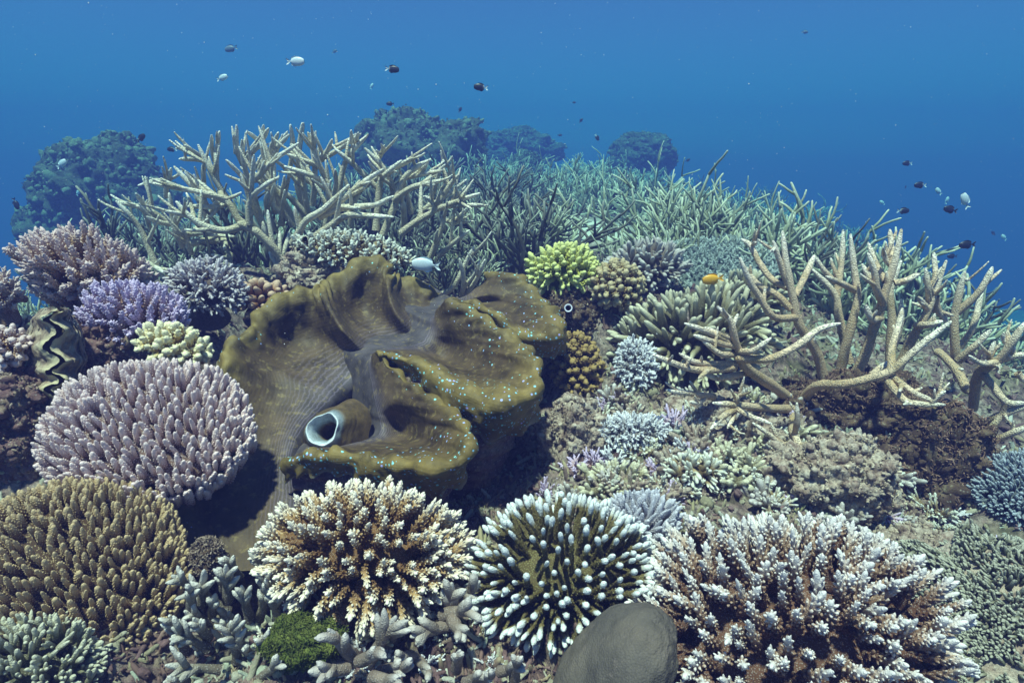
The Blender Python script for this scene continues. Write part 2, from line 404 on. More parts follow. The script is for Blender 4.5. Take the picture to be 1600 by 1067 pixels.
CM('dark_honey', (0.06, 0.035, 0.012), (0.4, 0.27, 0.1), (0.19, 0.11, 0.035), lo=0.1, hi=0.95)
CM('sage_cream', (0.09, 0.07, 0.035), (0.66, 0.62, 0.46), (0.27, 0.23, 0.13), lo=0.15, hi=1.0, dots=0.3, bstr=.7, nz=.5)
CM('ice_blue', (0.22, 0.2, 0.2), (0.74, 0.74, 0.78), (0.48, 0.46, 0.48), lo=0.1, hi=0.9)
CM('grey_violet', (0.18, 0.15, 0.16), (0.6, 0.6, 0.68), (0.4, 0.37, 0.42), lo=0.1, hi=0.9, dots=0.3)
CM('grey_white', (0.13, 0.1, 0.07), (0.68, 0.65, 0.6), (0.27, 0.235, 0.18), dots=.3, lo=0.2, hi=1.0, bstr=0.6, nz=.6)
CM('mauve_grey', (0.2, 0.15, 0.12), (0.6, 0.56, 0.53), (0.27, 0.215, 0.175), lo=0.2, hi=1.0, dots=.25, bstr=0.6, nz=.6)
CM('mint_white', (0.1, 0.09, 0.05), (0.58, 0.56, 0.43), (0.2, 0.19, 0.11), dots=.3, lo=0.15, hi=1.0, bstr=0.6, nz=.6)
CM('moss_grey', (0.07, 0.075, 0.05), (0.42, 0.41, 0.33), (0.2, 0.19, 0.13), lo=0.1, hi=0.95)
CM('table_grey', (0.1, 0.12, 0.11), (0.44, 0.5, 0.47), (0.24, 0.28, 0.25), lo=0.05, hi=0.95)
CM('slate_plate', (0.1, 0.11, 0.12), (0.4, 0.44, 0.5), (0.22, 0.24, 0.27), lo=0.05, hi=0.95)
CM('staghorn_right', (0.54, 0.37, 0.22), (0.92, 0.85, 0.75), (0.74, 0.56, 0.39), lo=0.36, hi=1.0, dots=0.8, dscale=230, dotcol=(0.9, 0.76, 0.56), nz=.22, patch=(0.36, 0.25, 0.11), bstr=0.9)
CM('staghorn_cream', (0.56, 0.47, 0.33), (0.92, 0.88, 0.78), (0.75, 0.67, 0.52), lo=0.36, hi=1.0, dots=0.75, dscale=170, dotcol=(0.88, 0.8, 0.62), nz=.22, patch=(0.34, 0.28, 0.15), bstr=0.9)
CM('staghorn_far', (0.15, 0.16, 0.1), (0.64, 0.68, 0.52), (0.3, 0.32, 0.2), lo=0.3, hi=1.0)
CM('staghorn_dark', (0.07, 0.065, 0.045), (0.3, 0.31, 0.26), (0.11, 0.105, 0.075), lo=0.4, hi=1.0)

COLS = [
 dict(name='plate_coral', label='lavender plate coral of upright beaded fingers left of the giant clam', px=240, py=668, D=1.2, a=148, b=128, h=52, L=44, r=4.5, nf=650, kind='beads', mat='lavender_plate', axis=(-.05, .55, .83), fdir=(-.12, .86, .5), spread=.34, tmax=96, parts=True, seed=3, env=.1, jit=.06, lj=.13, foot=.35, core_s=.8),
 dict(name='plate_coral', label='tan brown plate coral of beaded fingers at the lower left', px=112, py=892, D=1.0, a=165, b=160, h=55, L=52, r=5.0, nf=800, kind='beads', mat='tan_plate', axis=(.05, .5, .86), fdir=(-.22, .75, .6), spread=.36, tmax=98, parts=True, seed=5, env=.1, jit=.06, lj=.13, foot=.3),
 dict(name='cluster_coral', label='cream tipped brown cluster coral in front of the giant clam', px=573, py=862, D=1.0, a=162, b=120, h=100, L=76, r=6.3, nf=260, kind='nubby', mat='cream_brown', axis=(0, .55, .83), spread=.9, tmax=104, parts=True, seed=8, env=.14, jit=.14, lj=.18, gaps=-.42, foot=.3),
 dict(name='cluster_coral', label='olive stemmed coral with rounded blue white tips above the grey boulder', px=885, py=893, D=1.03, a=152, b=125, h=95, L=74, r=4.5, nf=330, kind='bulb', mat='blue_tip_olive', axis=(.05, .6, .8), spread=.85, tmax=104, parts=True, seed=11, env=.14, jit=.12, lj=.16, gaps=-.42, foot=.3),
 dict(name='cluster_coral', label='large rust brown coral with white fluffy tips right of the grey boulder', px=1225, py=985, D=.93, a=248, b=205, h=150, L=102, r=8.2, nf=430, kind='nubby', mat='white_tip_rust', axis=(.05, .62, .78), spread=.88, tmax=106, parts=True, seed=14, gaps=-.38, foot=.25),
 dict(name='bushy_coral', label='pinkish cream bushy coral at the upper left beside the open water', px=132, py=420, D=1.6, a=100, b=62, h=72, L=58, r=5.2, nf=190, kind='nubby', mat='pink_cream', axis=(-.05, .8, .55), fdir=(-.05, 1, .25), spread=.6, tmax=105, parts=True, seed=17, foot=.5),
 dict(name='bushy_coral', label='bright violet bushy coral below the pinkish cream bushy coral', px=210, py=486, D=1.5, a=76, b=56, h=48, L=46, r=4.4, nf=140, kind='nubby', mat='violet', axis=(0, .75, .65), fdir=(0, .95, .4), spread=.55, seed=19, parts=True, foot=.4),
 dict(name='bushy_coral', label='dusty blue lavender bushy coral between violet coral and brown knob coral', px=323, py=450, D=1.85, a=60, b=52, h=46, L=30, r=3.8, nf=100, kind='thin', mat='blue_lavender', axis=(.1, .75, .65), seed=21, foot=.4),
 dict(name='knob_coral', label='small brown coral with smooth rounded finger tips behind the clam edge', px=412, py=470, D=1.98, a=42, b=36, h=34, L=26, r=6, nf=46, kind='fat', mat='brown_round', axis=(.1, .7, .7), seed=23, parts=True, foot=.4),
 dict(name='bushy_coral', label='small yellow cream coral on top of the lavender plate coral', px=275, py=540, D=1.36, a=58, b=36, h=34, L=30, r=6.2, nf=56, kind='knob', mat='yellow_cream', axis=(.1, .8, .6), seed=25, parts=True, foot=.4),
 dict(name='bushy_coral', label='cream white shelf coral behind the top of the giant clam', px=553, py=392, D=2.05, a=88, b=42, h=30, L=30, r=4.0, nf=130, kind='thin', mat='cream_white', axis=(.1, .85, .5), spread=.7, seed=27, tmax=108, foot=.5),
 dict(name='dome_coral', label='bright lime yellow dome coral right of the giant clam', px=879, py=424, D=2.0, a=60, b=46, h=44, L=26, r=4.4, nf=150, kind='knob', mat='lime', axis=(0, .8, .6), spread=.9, seed=29, tmax=112, parts=True, foot=.6),
 dict(name='knob_coral', label='honey cream knobbly coral below right of the lime dome coral', px=966, py=446, D=1.95, a=44, b=42, h=40, L=18, r=5.2, nf=90, kind='knob', mat='honey', axis=(0, .6, .75), spread=.95, seed=31, tmax=115, foot=.5),
 dict(name='knob_coral', label='dark honey knobbly coral in the shade under the lime dome coral', px=902, py=572, D=1.8, a=42, b=58, h=40, L=18, r=5, nf=100, kind='knob', mat='dark_honey', axis=(0, .4, .9), spread=.95, seed=33, tmax=110, foot=.4),
 dict(name='branching_coral', label='sage cream branching bush coral behind the pale staghorn arms', px=1082, py=535, D=1.88, a=120, b=86, h=92, L=56, r=6.6, nf=110, kind='smooth', mat='sage_cream', axis=(-.05, .7, .7), spread=.85, seed=35, parts=True, foot=.4),
 dict(name='cluster_coral', label='powder blue coral tuft left of the sage cream branching bush', px=995, py=568, D=1.72, a=36, b=46, h=32, L=20, r=3.2, nf=85, kind='thin', mat='ice_blue', axis=(-.2, .5, .8), spread=.95, seed=37, foot=.4),
 dict(name='cluster_coral', label='icy bluish white coral tuft on the rubble right of the clam', px=985, py=676, D=1.5, a=58, b=36, h=34, L=24, r=3.0, nf=130, kind='thin', mat='ice_blue', axis=(.05, .75, .65), spread=.9, seed=39, foot=.4),
 dict(name='table_coral', label='flat grey green table coral behind the orange yellow fish', px=1105, py=414, D=2.5, a=108, b=95, h=14, L=12, r=2.2, nf=900, kind='thin', mat='table_grey', axis=(-.1, .95, .3), fdir=(0, 1, .1), spread=.35, seed=41, tmax=92, foot=.4, sides=5),
 dict(name='bushy_coral', label='grey violet finger coral between the two white tipped cluster corals', px=1003, py=815, D=1.17, a=62, b=52, h=46, L=42, r=4, nf=170, kind='beads', mat='grey_violet', axis=(.1, .75, .65), fdir=(.05, 1, .3), spread=.6, seed=43, parts=True, foot=.3),
 dict(name='bushy_coral', label='dull grey mauve finger coral left of the flat table coral', px=1010, py=418, D=2.3, a=62, b=48, h=44, L=36, r=5, nf=90, kind='smooth', mat='mauve_grey', axis=(0, .85, .5), spread=.75, seed=45, foot=.5),
 dict(name='finger_coral', label='mint white blunt finger coral in the bottom left corner', px=52, py=1040, D=.88, a=95, b=80, h=62, L=54, r=6, nf=150, kind='smooth', mat='mint_white', axis=(-.05, .7, .7), spread=.7, seed=47, parts=True, foot=.3),
 dict(name='turf_coral', label='moss grey short bristled coral plate in the bottom right corner', px=1545, py=985, D=1.0, a=125, b=165, h=30, L=20, r=2.7, nf=4200, kind='fat', mat='moss_grey', axis=(-.35, .5, .75), spread=.6, seed=49, tmax=100, foot=.3, sides=6, env=.5, gaps=-.3, jit=.3, lj=.35, core='rock_pale'),
 dict(name='plate_coral', label='slate blue grey bristled plate coral at the right edge', px=1596, py=762, D=1.4, a=64, b=64, h=34, L=20, r=2.2, nf=600, kind='beads', mat='slate_plate', axis=(-.3, .7, .6), spread=.6, seed=51, tmax=100, foot=.3, sides=6),
 dict(name='finger_coral', label='cream green stubby branching coral on the rubble below the icy tuft', px=968, py=745, D=1.36, a=48, b=30, h=26, L=30, r=5.5, nf=26, kind='smooth', mat='sage_cream', axis=(.1, .8, .5), spread=.9, seed=53, parts=True, foot=.3),
 dict(name='finger_coral', label='olive brown pale tipped branching coral right of the stubby rubble coral', px=1082, py=738, D=1.38, a=58, b=36, h=32, L=34, r=5, nf=44, kind='smooth', mat='cream_white', axis=(.1, .8, .55), spread=.9, seed=55, parts=True, foot=.3),
 dict(name='bushy_coral', label='cream pink coral sprig cut by the left edge', px=2, py=458, D=1.7, a=30, b=30, h=44, L=44, r=5, nf=24, kind='nubby', mat='pink_cream', axis=(.1, .9, .3), spread=.6, seed=57, foot=.5),
 dict(name='bushy_coral', label='pale orange knobbly coral on the rock at the left edge', px=8, py=545, D=1.3, a=34, b=40, h=30, L=22, r=6, nf=40, kind='knob', mat='pink_cream', axis=(.3, .6, .7), spread=.9, seed=59, foot=.3),
 dict(name='branching_coral', label='grey green leafy branching coral below the long staghorn arms', px=1160, py=470, D=2.1, a=70, b=52, h=48, L=36, r=5, nf=60, kind='smooth', mat='sage_cream', axis=(.1, .8, .5), spread=.85, seed=61, foot=.5),
]
def feet(c):
    u1 = c['D'] / F; C = P(c['px'], c['py'], c['D']); tc = nrm(-C); ax = c['axis']
    n = nrm(ax[0] * np.array([1., 0, 0]) + ax[1] * np.array([0, 0, 1.]) + ax[2] * tc)
    a, b, h = c['a'] * u1, c['b'] * u1, c['h'] * u1
    q = C - n * (0.55 * h) - np.array([0, 0, 0.5 * max(a, b) * c.get('foot', .5)])
    CTRL.append((q[0], q[1], q[2], max(0.06, 0.75 * a)))
for c in COLS: feet(c)
# more feet: what lies between the colonies
for px, py, D, s in [(330, 800, 1.5, .12), (310, 1000, 1.0, .1), (640, 1010, .98, .12), (800, 1040, .95, .1), (950, 960, 1.0, .1), (860, 700, 1.55, .1), (930, 720, 1.5, .1), (1100, 680, 1.5, .12), (1180, 740, 1.42, .12),
                     (1300, 760, 1.4, .12), (1440, 880, 1.35, .14), (1320, 660, 1.85, .15), (1500, 760, 1.7, .15), (1480, 560, 2.2, .2), (60, 600, 1.45, .12), (60, 700, 1.4, .12), (130, 520, 1.6, .1), (420, 520, 1.95, .12),
                     (700, 440, 2.5, .15), (560, 440, 2.25, .12), (330, 410, 2.5, .2), (930, 500, 2.05, .08), (760, 790, 1.55, .12), (600, 560, 2.5, .25), (500, 690, 2.2, .2), (680, 520, 2.5, .2), (400, 780, 1.85, .15), (420, 850, 1.5, .1), (650, 740, 2.0, .2)]:
    q = P(px, py, D); CTRL.append((q[0], q[1], q[2], s))

for px, py, D in [(360, 860, 1.2), (300, 800, 1.3), (440, 880, 1.22)]:      # the dark gap below the clam
    q = P(px, py, D); CTRL.append((q[0], q[1], -.98, .12)); CTRL.append((q[0], q[1], -.98, .1))

# ------------------------------------------------------------------ the reef floor sheet
def reef_floor():
    m, t, b = new_mat('reef_floor'); M['floor'] = m
    c = ramp(t, noise(t, 9, 7, 0.7), [(0.3, (0.07, 0.045, 0.042)), (0.42, (0.2, 0.13, 0.12)), (0.5, (0.34, 0.25, 0.21)), (0.6, (0.47, 0.4, 0.32)), (0.72, (0.6, 0.58, 0.48))])
    c = mixc(t, ramp(t, noise(t, 60, 5, .7), [(0.4, 0.8), (0.58, 0.0)]), c, (0.04, 0.03, 0.03))
    c = mixc(t, ramp(t, noise(t, 4.3, 3), [(0.52, 0.0), (0.62, 0.45)]), c, (0.13, 0.14, 0.05))
    c = mixc(t, attr(t, 'sand'), c, (0.62, 0.6, 0.5))
    t.links.new(c, b.inputs["Base Color"]); b.inputs["Roughness"].default_value = 0.95; b.inputs["Specular IOR Level"].default_value = 0.1
    n = bump(t, b, noise(t, 70, 6, 0.75), 0.9, 0.012); bump(t, b, noise(t, 400, 3, 0.7), 0.6, 0.003, n)
    na, nr = 560, 520
    an = np.linspace(-1.25, 1.25, na); rr = 0.35 * (27 / 0.35) ** np.linspace(0, 1, nr)
    A, R = np.meshgrid(an, rr); x, y = R * np.sin(A), R * np.cos(A)
    z = floor_h(x, y)
    mb = MB(); mb.add(np.stack([x, y, z], -1), grid_faces(nr, na)[:, ::-1])
    s = np.clip(sand_at(x, y) * 1.6 - 0.5 + 0.5 * fbm(np.stack([x, y, 0 * x], -1) * 2, 3, 4), 0, 1) * ss(2.6, 3.4, y)
    s = np.clip(s + ss(2.9, 3.5, y) * .8 * ss(.0, .25, fbm(np.stack([x, y, 0 * x], -1) * 1.3, 3, 21)), 0, 1) * ss(.2, .7, 1.2 + .42 * y - x) * ss(.0, .5, .9 + .32 * y + x)
    o = mb.build('reef_floor', m, None, dict(sand=s.ravel()))
    tag(o, 'rough brown and purple reef floor running back to pale sand', None, None, 'structure')
reef_floor()

def rubble():
    """bits of dead coral, crusts and pebbles that lie everywhere between the colonies"""
    m, t, b = new_mat('rubble')
    c = ramp(t, attr(t, 'tip'), [(0.0, (0.06, 0.035, 0.035)), (0.2, (0.17, 0.09, 0.09)), (0.4, (0.25, 0.15, 0.15)), (0.55, (0.3, 0.26, 0.15)), (0.75, (0.46, 0.43, 0.32)), (0.92, (0.58, 0.58, 0.5)), (1.0, (0.42, 0.46, 0.36))])
    c = mixc(t, 0.5, c, ramp(t, noise(t, 110, 5, .7), [(0.35, 0.3), (0.65, 1.1)]), 'MULTIPLY')
    t.links.new(c, b.inputs["Base Color"]); b.inputs["Roughness"].default_value = 0.9
    bump(t, b, noise(t, 380, 4, .7), 0.9, 0.004)
    rg = np.random.default_rng(4); mb = MB()
    n = 15000; an = rg.uniform(-.9, .9, n); R = 0.6 * (3.4 / 0.6) ** rg.uniform(0, 1, n)
    x, y = R * np.sin(an), R * np.cos(an); z = floor_h(x, y)
    nz = fbm(np.stack([x, y, 0 * x], -1) * 5, 3, 77)
    V0, Q0 = blob((0, 0, 0), 1, 1, 1, 9, 12, 0.9, 2.2, 3, 2)
    V1, Q1 = blob((0, 0, 0), 1, 1, 1, 9, 12, 1.0, 2.6, 3, 9)
    for i in range(n):
        col = np.clip(0.62 + 0.6 * nz[i] + rg.normal(0, .24), 0, 1)
        s = 0.0042 * min(1.9, math.exp(rg.normal(0, .45))) * (0.85 + 0.22 * R[i]); rt = rot_to(nrm(rg.normal(0, 1, 3)), rg.uniform(0, 6))
        p = np.array([x[i], y[i], z[i] + s * .3])
        if rg.random() < .42:
            V, Q = ((V0, Q0), (V1, Q1))[rg.integers(0, 2)]
            mb.add((V * s * rg.uniform(.6, 1.8, 3)) @ rt.T + p, Q, None, col)
        else:
            d = nrm(rg.normal(0, 1, 3) + np.array([0, 0, .5])); L = s * rg.uniform(3, 7)
            V, Q, T, _ = tube([p - d * L * .4, p + rg.normal(0, s * .25, 3), p + d * L * .6], [s * .75, s * .62, s * .5], 6, wob=.4, seed=i); mb.add(V, Q, T, col)
            if rg.random() < .6:
                d2 = nrm(d + rg.normal(0, .7, 3)); V, Q, T, _ = tube([p, p + d2 * L * .25, p + d2 * L * .5], [s * .6, s * .5, s * .4], 6, wob=.4, seed=i); mb.add(V, Q, T, col)
    tag(mb.build('coral_rubble', m), 'broken coral bits and crusts strewn over the reef floor', None, None, 'stuff')
rubble()

def turf():
    rg = np.random.default_rng(14); n = 34000; an = rg.uniform(-.9, .9, n); Rr = .6 * (3.2 / .6) ** rg.uniform(0, 1, n)
    x, y = Rr * np.sin(an), Rr * np.cos(an); k = fbm(np.stack([x, y, 0 * x], -1) * 6, 3, 41) > -.12; x, y = x[k], y[k]; n = len(x)
    p = np.stack([x, y, floor_h(x, y) - .002], -1); s = np.exp(rg.normal(0, .4, n)) * (.8 + .25 * Rr[k])
    m, t, b = new_mat('algae_turf')
    c = ramp(t, noise(t, 7, 4, .7), [(.3, (.07, .035, .03)), (.45, (.2, .12, .1)), (.55, (.32, .27, .16)), (.65, (.24, .25, .12)), (.75, (.5, .46, .36))])
    t.links.new(c, b.inputs["Base Color"]); b.inputs["Roughness"].default_value = .9
    mb = MB().add(*nubs(p, rg.normal(0, .6, (n, 3)) + np.array([0, 0, .8]), .011 * s, .0021 * s, 0.2, .8, 4))
    tag(mb.build('algae_turf', m), 'short brown and cream algae turf covering the reef floor', None, None, 'stuff')
turf()

# ------------------------------------------------------------------ reef mounds far off and rocks near by
def fuzz(mb, V, Nn, rg, n, ln, rd, a=0.5):
    i = rg.integers(0, len(V), n); d = Nn[i] + rg.normal(0, .5, (n, 3))
    s = rg.uniform(.5, 1.5, n)
    mb.add(*nubs(V[i] + rg.normal(0, ln * .4, (n, 3)), d, ln * s, rd * s, a, a + .3, 4))
KNOB = [blob((0, 0, 0), 1, 1, 1, 8, 10, .5, 1.7, 3, q) for q in (3, 8, 14)]
def knobs(mb, V, Nn, rg, n, size):
    for q in range(n):
        i = rg.integers(0, len(V)); k, Q = KNOB[rg.integers(0, 3)]; s_ = size * math.exp(rg.normal(0, .45))
        Rm = rot_to(nrm(Nn[i] + rg.normal(0, .3, 3)), rg.uniform(0, 6)); mb.add((k * s_ * np.array([.8, .8, rg.uniform(.8, 1.7)])) @ Rm.T + V[i] + Nn[i] * s_ * .25, Q)
def rock(name, label, cat, px, py, D, wx, wy, wz, mat, seed, amp=.4, scale=2.2, fz=0, fl=.01, fr=.003, n=110, tuft=None, group=None, kind=None, part='algae_tuft'):
    C = P(px, py, D); u1 = D / F; mb = MB()
    V, Q = blob((0, 0, 0), wx * u1, wz * u1, wy * u1, n, int(n * 1.4), amp, scale, 6, seed)
    Nn = surf_normals(V, Q); V = V + Nn * (0.06 * min(wx, wy) * u1 * fbm(V / (min(wx, wy) * u1) * 7, 3, seed))[:, None]
    mb.add(V, Q)
    if wy < 200 and D < 3 and n > 60: knobs(mb, V, Nn, np.random.default_rng(seed + 5), 600, .07 * min(wx, wy) * u1)
    if fz and not tuft: fuzz(mb, V, Nn, np.random.default_rng(seed), fz, fl, fr)
    o = mb.build(name, mat); o.location = C; tag(o, label, cat, group, kind)
    if tuft:
        f = MB(); fuzz(f, V, Nn, np.random.default_rng(seed), fz, fl, fr); f.build(part, tuft, o)
    return o
def tuft_mat(name, c0, c1):
    m, t, b = new_mat(name)
    c = ramp(t, noise(t, 60, 4), [(0.3, c0), (0.7, c1)])
    t.links.new(c, b.inputs["Base Color"]); b.inputs["Roughness"].default_value = .9; b.inputs["Specular IOR Level"].default_value = .1
    return m
M['tuft_red'] = tuft_mat('dark_red_algae', (0.1, 0.05, 0.036), (0.36, 0.23, 0.17))
M['tuft_cream'] = tuft_mat('cream_algae', (0.22, 0.16, 0.11), (0.64, 0.54, 0.42))
M['tuft_green'] = tuft_mat('green_algae', (0.045, 0.07, 0.014), (0.18, 0.2, 0.05))
M['tuft_brown'] = tuft_mat('brown_algae', (0.12, 0.08, 0.06), (0.42, 0.33, 0.26))
M['mound'] = rock_mat('far_mound', [(0.3, (0.05, 0.055, 0.035)), (0.5, (0.12, 0.125, 0.08)), (0.7, (0.22, 0.24, 0.16))], 5, .9, .05)
M['tuft_far'] = tuft_mat('far_mound_growth', (0.09, 0.1, 0.06), (0.26, 0.28, 0.19))
FM = [('big dark boulder coral mound standing in blue water at the left', 172, 335, 7.5, 112, 108, 95, 3, .45),
      ('lumpy reef mound rising behind the left staghorn coral', 650, 268, 9.2, 108, 86, 90, 6, .55),
      ('faint rounded reef mound far behind the staghorn thicket', 1003, 245, 12.0, 50, 38, 50, 9, .3),
      ('faintest low reef mound right of the lumpy mound', 812, 238, 14.0, 62, 34, 50, 12, .4),
      ('small domed coral head in front of the faint mounds', 822, 262, 10.0, 26, 24, 26, 15, .3)]
for lb, px, py, D, wx, wy, wz, sd_, am in FM:
    o = rock('reef_mound', lb, 'reef mound', px, py, D, wx, wy, wz, M['mound'], sd_, am, 2.6, 0, 0, 0, 130)
    rg = np.random.default_rng(sd_); u1 = D / F; V, Q = blob((0, 0, 0), wx * u1, wz * u1, wy * u1, 60, 90, am, 2.6, 6, sd_); Nn = surf_normals(V, Q); g = MB()
    knobs(g, V, Nn, rg, 1100 if wx > 60 else 400, .033 * min(wx, wy) * u1); fuzz(g, V, Nn, rg, 9000 if wx > 60 else 2500, .03, .009)
    g.build('coral_growth', M['tuft_far'], o)

rock('algae_rock', 'dark rock pillar shaggy with red algae under the right staghorn', 'rock', 1455, 765, 1.56, 76, 128, 60, M['rock_algae'], 21, .6, 3.2, 16000, .013, .0015, 130, M['tuft_red'])
rock('algae_rock', 'dark red algae covered hollow behind the staghorn base', 'rock', 1330, 650, 1.78, 130, 62, 60, M['rock_algae'], 22, .55, 3.2, 14000, .013, .0015, 120, M['tuft_red'])
rock('reef_rock', 'cream crusted knobbly rock between rust coral and algae pillar', 'rock', 1300, 752, 1.36, 95, 66, 60, M['rock_pale'], 23, .5, 3.2, 5000, .008, .0026, 120, M['tuft_cream'])
rock('reef_rock', 'pale rock slope below the algae pillar at the lower right', 'rock', 1425, 890, 1.25, 70, 60, 70, M['rock_pale'], 24, .5, 3.4, 3500, .007, .0024, 110, M['tuft_cream'])
rock('reef_rock', 'purple brown rock wall at the left edge below the fluted clam', 'rock', 28, 668, 1.32, 78, 85, 70, M['rock_purple'], 25, .45, 3.0, 4500, .008, .0024, 120, M['tuft_brown'])
rock('reef_rock', 'pink crusted rock between the fluted clam and the yellow cream coral', 'rock', 165, 545, 1.52, 70, 58, 60, M['rock_purple'], 26, .45, 3.0, 2500, .006, .0022, 110, M['tuft_cream'])
rock('reef_rock', 'brown rock carrying the lime dome coral', 'rock', 890, 502, 2.02, 52, 52, 50, M['rock_algae'], 27, .5, 3.0, 3000, .008, .003, 100, M['tuft_brown'])
rock('reef_rock', 'pale lumpy rock under the cream white shelf coral', 'rock', 500, 425, 2.1, 62, 40, 46, M['rock_pale'], 28, .5, 3.0, 2500, .008, .003, 100, M['tuft_cream'])
rock('reef_rock', 'crusted rock in the crevice beside the giant clam shell', 'rock', 892, 690, 1.52, 50, 62, 50, M['rock_pale'], 29, .55, 3.2, 3000, .007, .0024, 110, M['tuft_brown'])
rock('reef_rock', 'dim mottled rubble rock below the pale staghorn arms', 'rock', 1120, 670, 1.62, 92, 46, 70, M['rock_pale'], 30, .5, 3.0, 3500, .007, .0024, 110, M['tuft_brown'])
rock('green_algae_clump', 'bright green algae clump below the cream tipped coral', 'algae', 472, 1000, .9, 58, 34, 40, M['tuft_green'], 31, .5, 3.0, 26000, .006, .00055, 60, M['tuft_green'])
rock('algae_ball', 'small fuzzy brown algae ball in the dark gap by the tan plate', 'algae', 325, 870, 1.1, 24, 30, 24, M['rock_algae'], 32, .45, 2.6, 4000, .006, .0013, 50, M['tuft_brown'])

def boulder():
    m, t, b = new_mat('grey_boulder_coral')
    c = ramp(t, noise(t, 7, 4, .55), [(0.3, (0.06, 0.053, 0.048)), (0.5, (0.1, 0.088, 0.076)), (0.7, (0.15, 0.125, 0.1))])
    c = mixc(t, ramp(t, voro(t, 330).outputs["Distance"], [(0.1, .3), (.35, 0.0)]), c, (0.2, 0.18, 0.16)); c = mixc(t, .4, c, ramp(t, noise(t, 40, 6, .7), [(.35, .55), (.65, 1.15)]), 'MULTIPLY')
    c = mixc(t, ramp(t, noise(t, 19, 6, .72), [(.58, 0.0), (.66, .6)]), c, (.2, .16, .14))
    t.links.new(c, b.inputs["Base Color"]); b.inputs["Roughness"].default_value = .8; b.inputs["Specular IOR Level"].default_value = .15
    n = bump(t, b, noise(t, 22, 5, .6), .25, .01); bump(t, b, voro(t, 330).outputs["Distance"], .5, .002, n)
    V, Q = blob((0, 0, 0), 0.062, .085, .125, 110, 140, .2, 1.25, 6, 5)
    rt = np.array(Matrix.Rotation(math.radians(34), 3, 'Y'))
    o = MB().add(V @ rt.T, Q).build('boulder_coral', m); o.location = P(955, 1058, .87)
    tag(o, 'smooth grey boulder coral bulging up at the bottom edge', 'coral')
boulder()

# ------------------------------------------------------------------ coral colonies near by
for c in COLS:
    c = dict(c); c['mat'] = M[c['mat']]; c['ctrl'] = False
    if 'core' in c: c['core'] = M[c['core']]
    colony(**c)

def sprigs():
    '''small broken living tufts lodged in the rubble'''
    r = np.random.default_rng(55); MS = {}
    def one(kind, mat, seed, nf):
        q = np.random.default_rng(seed); mb = MB(); var = fingers(kind, 6)
        for k in range(nf):
            d = nrm(np.append(q.normal(0, .75, 2), q.uniform(.25, 1))); L = q.uniform(.6, 1.1); V, Q, T, A = var[k % 6].arrays(); ws = q.uniform(.75, 1.1)
            mb.add((V * np.array([ws, ws, L])) @ rot_to(d, q.uniform(0, 6)).T + np.append(q.normal(0, .12, 2), -.1), Q, T, A)
        return mb.mesh('coral_sprig', mat)
    K = [('smooth', 'sage_cream', 'small sage cream coral sprig wedged in the rubble'), ('thin', 'ice_blue', 'small icy blue coral sprig wedged in the rubble'), ('smooth', 'rock_pale', 'small dead crusted coral sprig lying in the rubble'),
         ('smooth', 'mauve_grey', 'small mauve grey coral sprig wedged in the rubble'), ('thin', 'cream_white', 'small cream white coral sprig wedged in the rubble'), ('thin', 'violet', 'small lilac coral sprig wedged in the rubble')]
    G = ['sage cream sprigs in the rubble', 'icy blue sprigs in the rubble', 'dead crusted sprigs in the rubble', 'mauve grey sprigs in the rubble', 'cream white sprigs in the rubble', 'lilac sprigs in the rubble']
    for k, (kd, mt, lb) in enumerate(K): MS[k] = [one(kd, M[mt], 900 + 10 * k + j, 16) for j in range(2)]
    for i in range(290):
        zone = (0, 1, 0, 2, 0, 3, 1)[i % 7]
        px, py = [(r.uniform(850, 1260), r.uniform(620, 790)), (r.uniform(1180, 1560), r.uniform(700, 960)), (r.uniform(0, 200), r.uniform(500, 720)), (r.uniform(420, 1060), r.uniform(930, 1066))][zone]
        D0 = .6
        for st in range(240):          # walk down the line of sight to the reef floor
            q = P(px, py, D0)
            if q[2] < float(floor_h(q[0], q[1])) + .004: break
            D0 += .012
        k = (0, 1, 2, 3, 4, 5, 2, 3, 2, 4)[int(r.integers(0, 10))]; o = bpy.data.objects.new('coral_sprig', MS[k][int(r.integers(0, 2))]); COL.objects.link(o)
        s_ = r.uniform(.02, .048) * (1.2 if zone < 2 else 1) * (.6 + .4 * D0); o.location = q; o.rotation_euler = (r.normal(0, .3), r.normal(0, .3), r.uniform(0, 6.28)); o.scale = (s_,) * 3
        tag(o, K[k][2], 'coral', G[k])
sprigs()

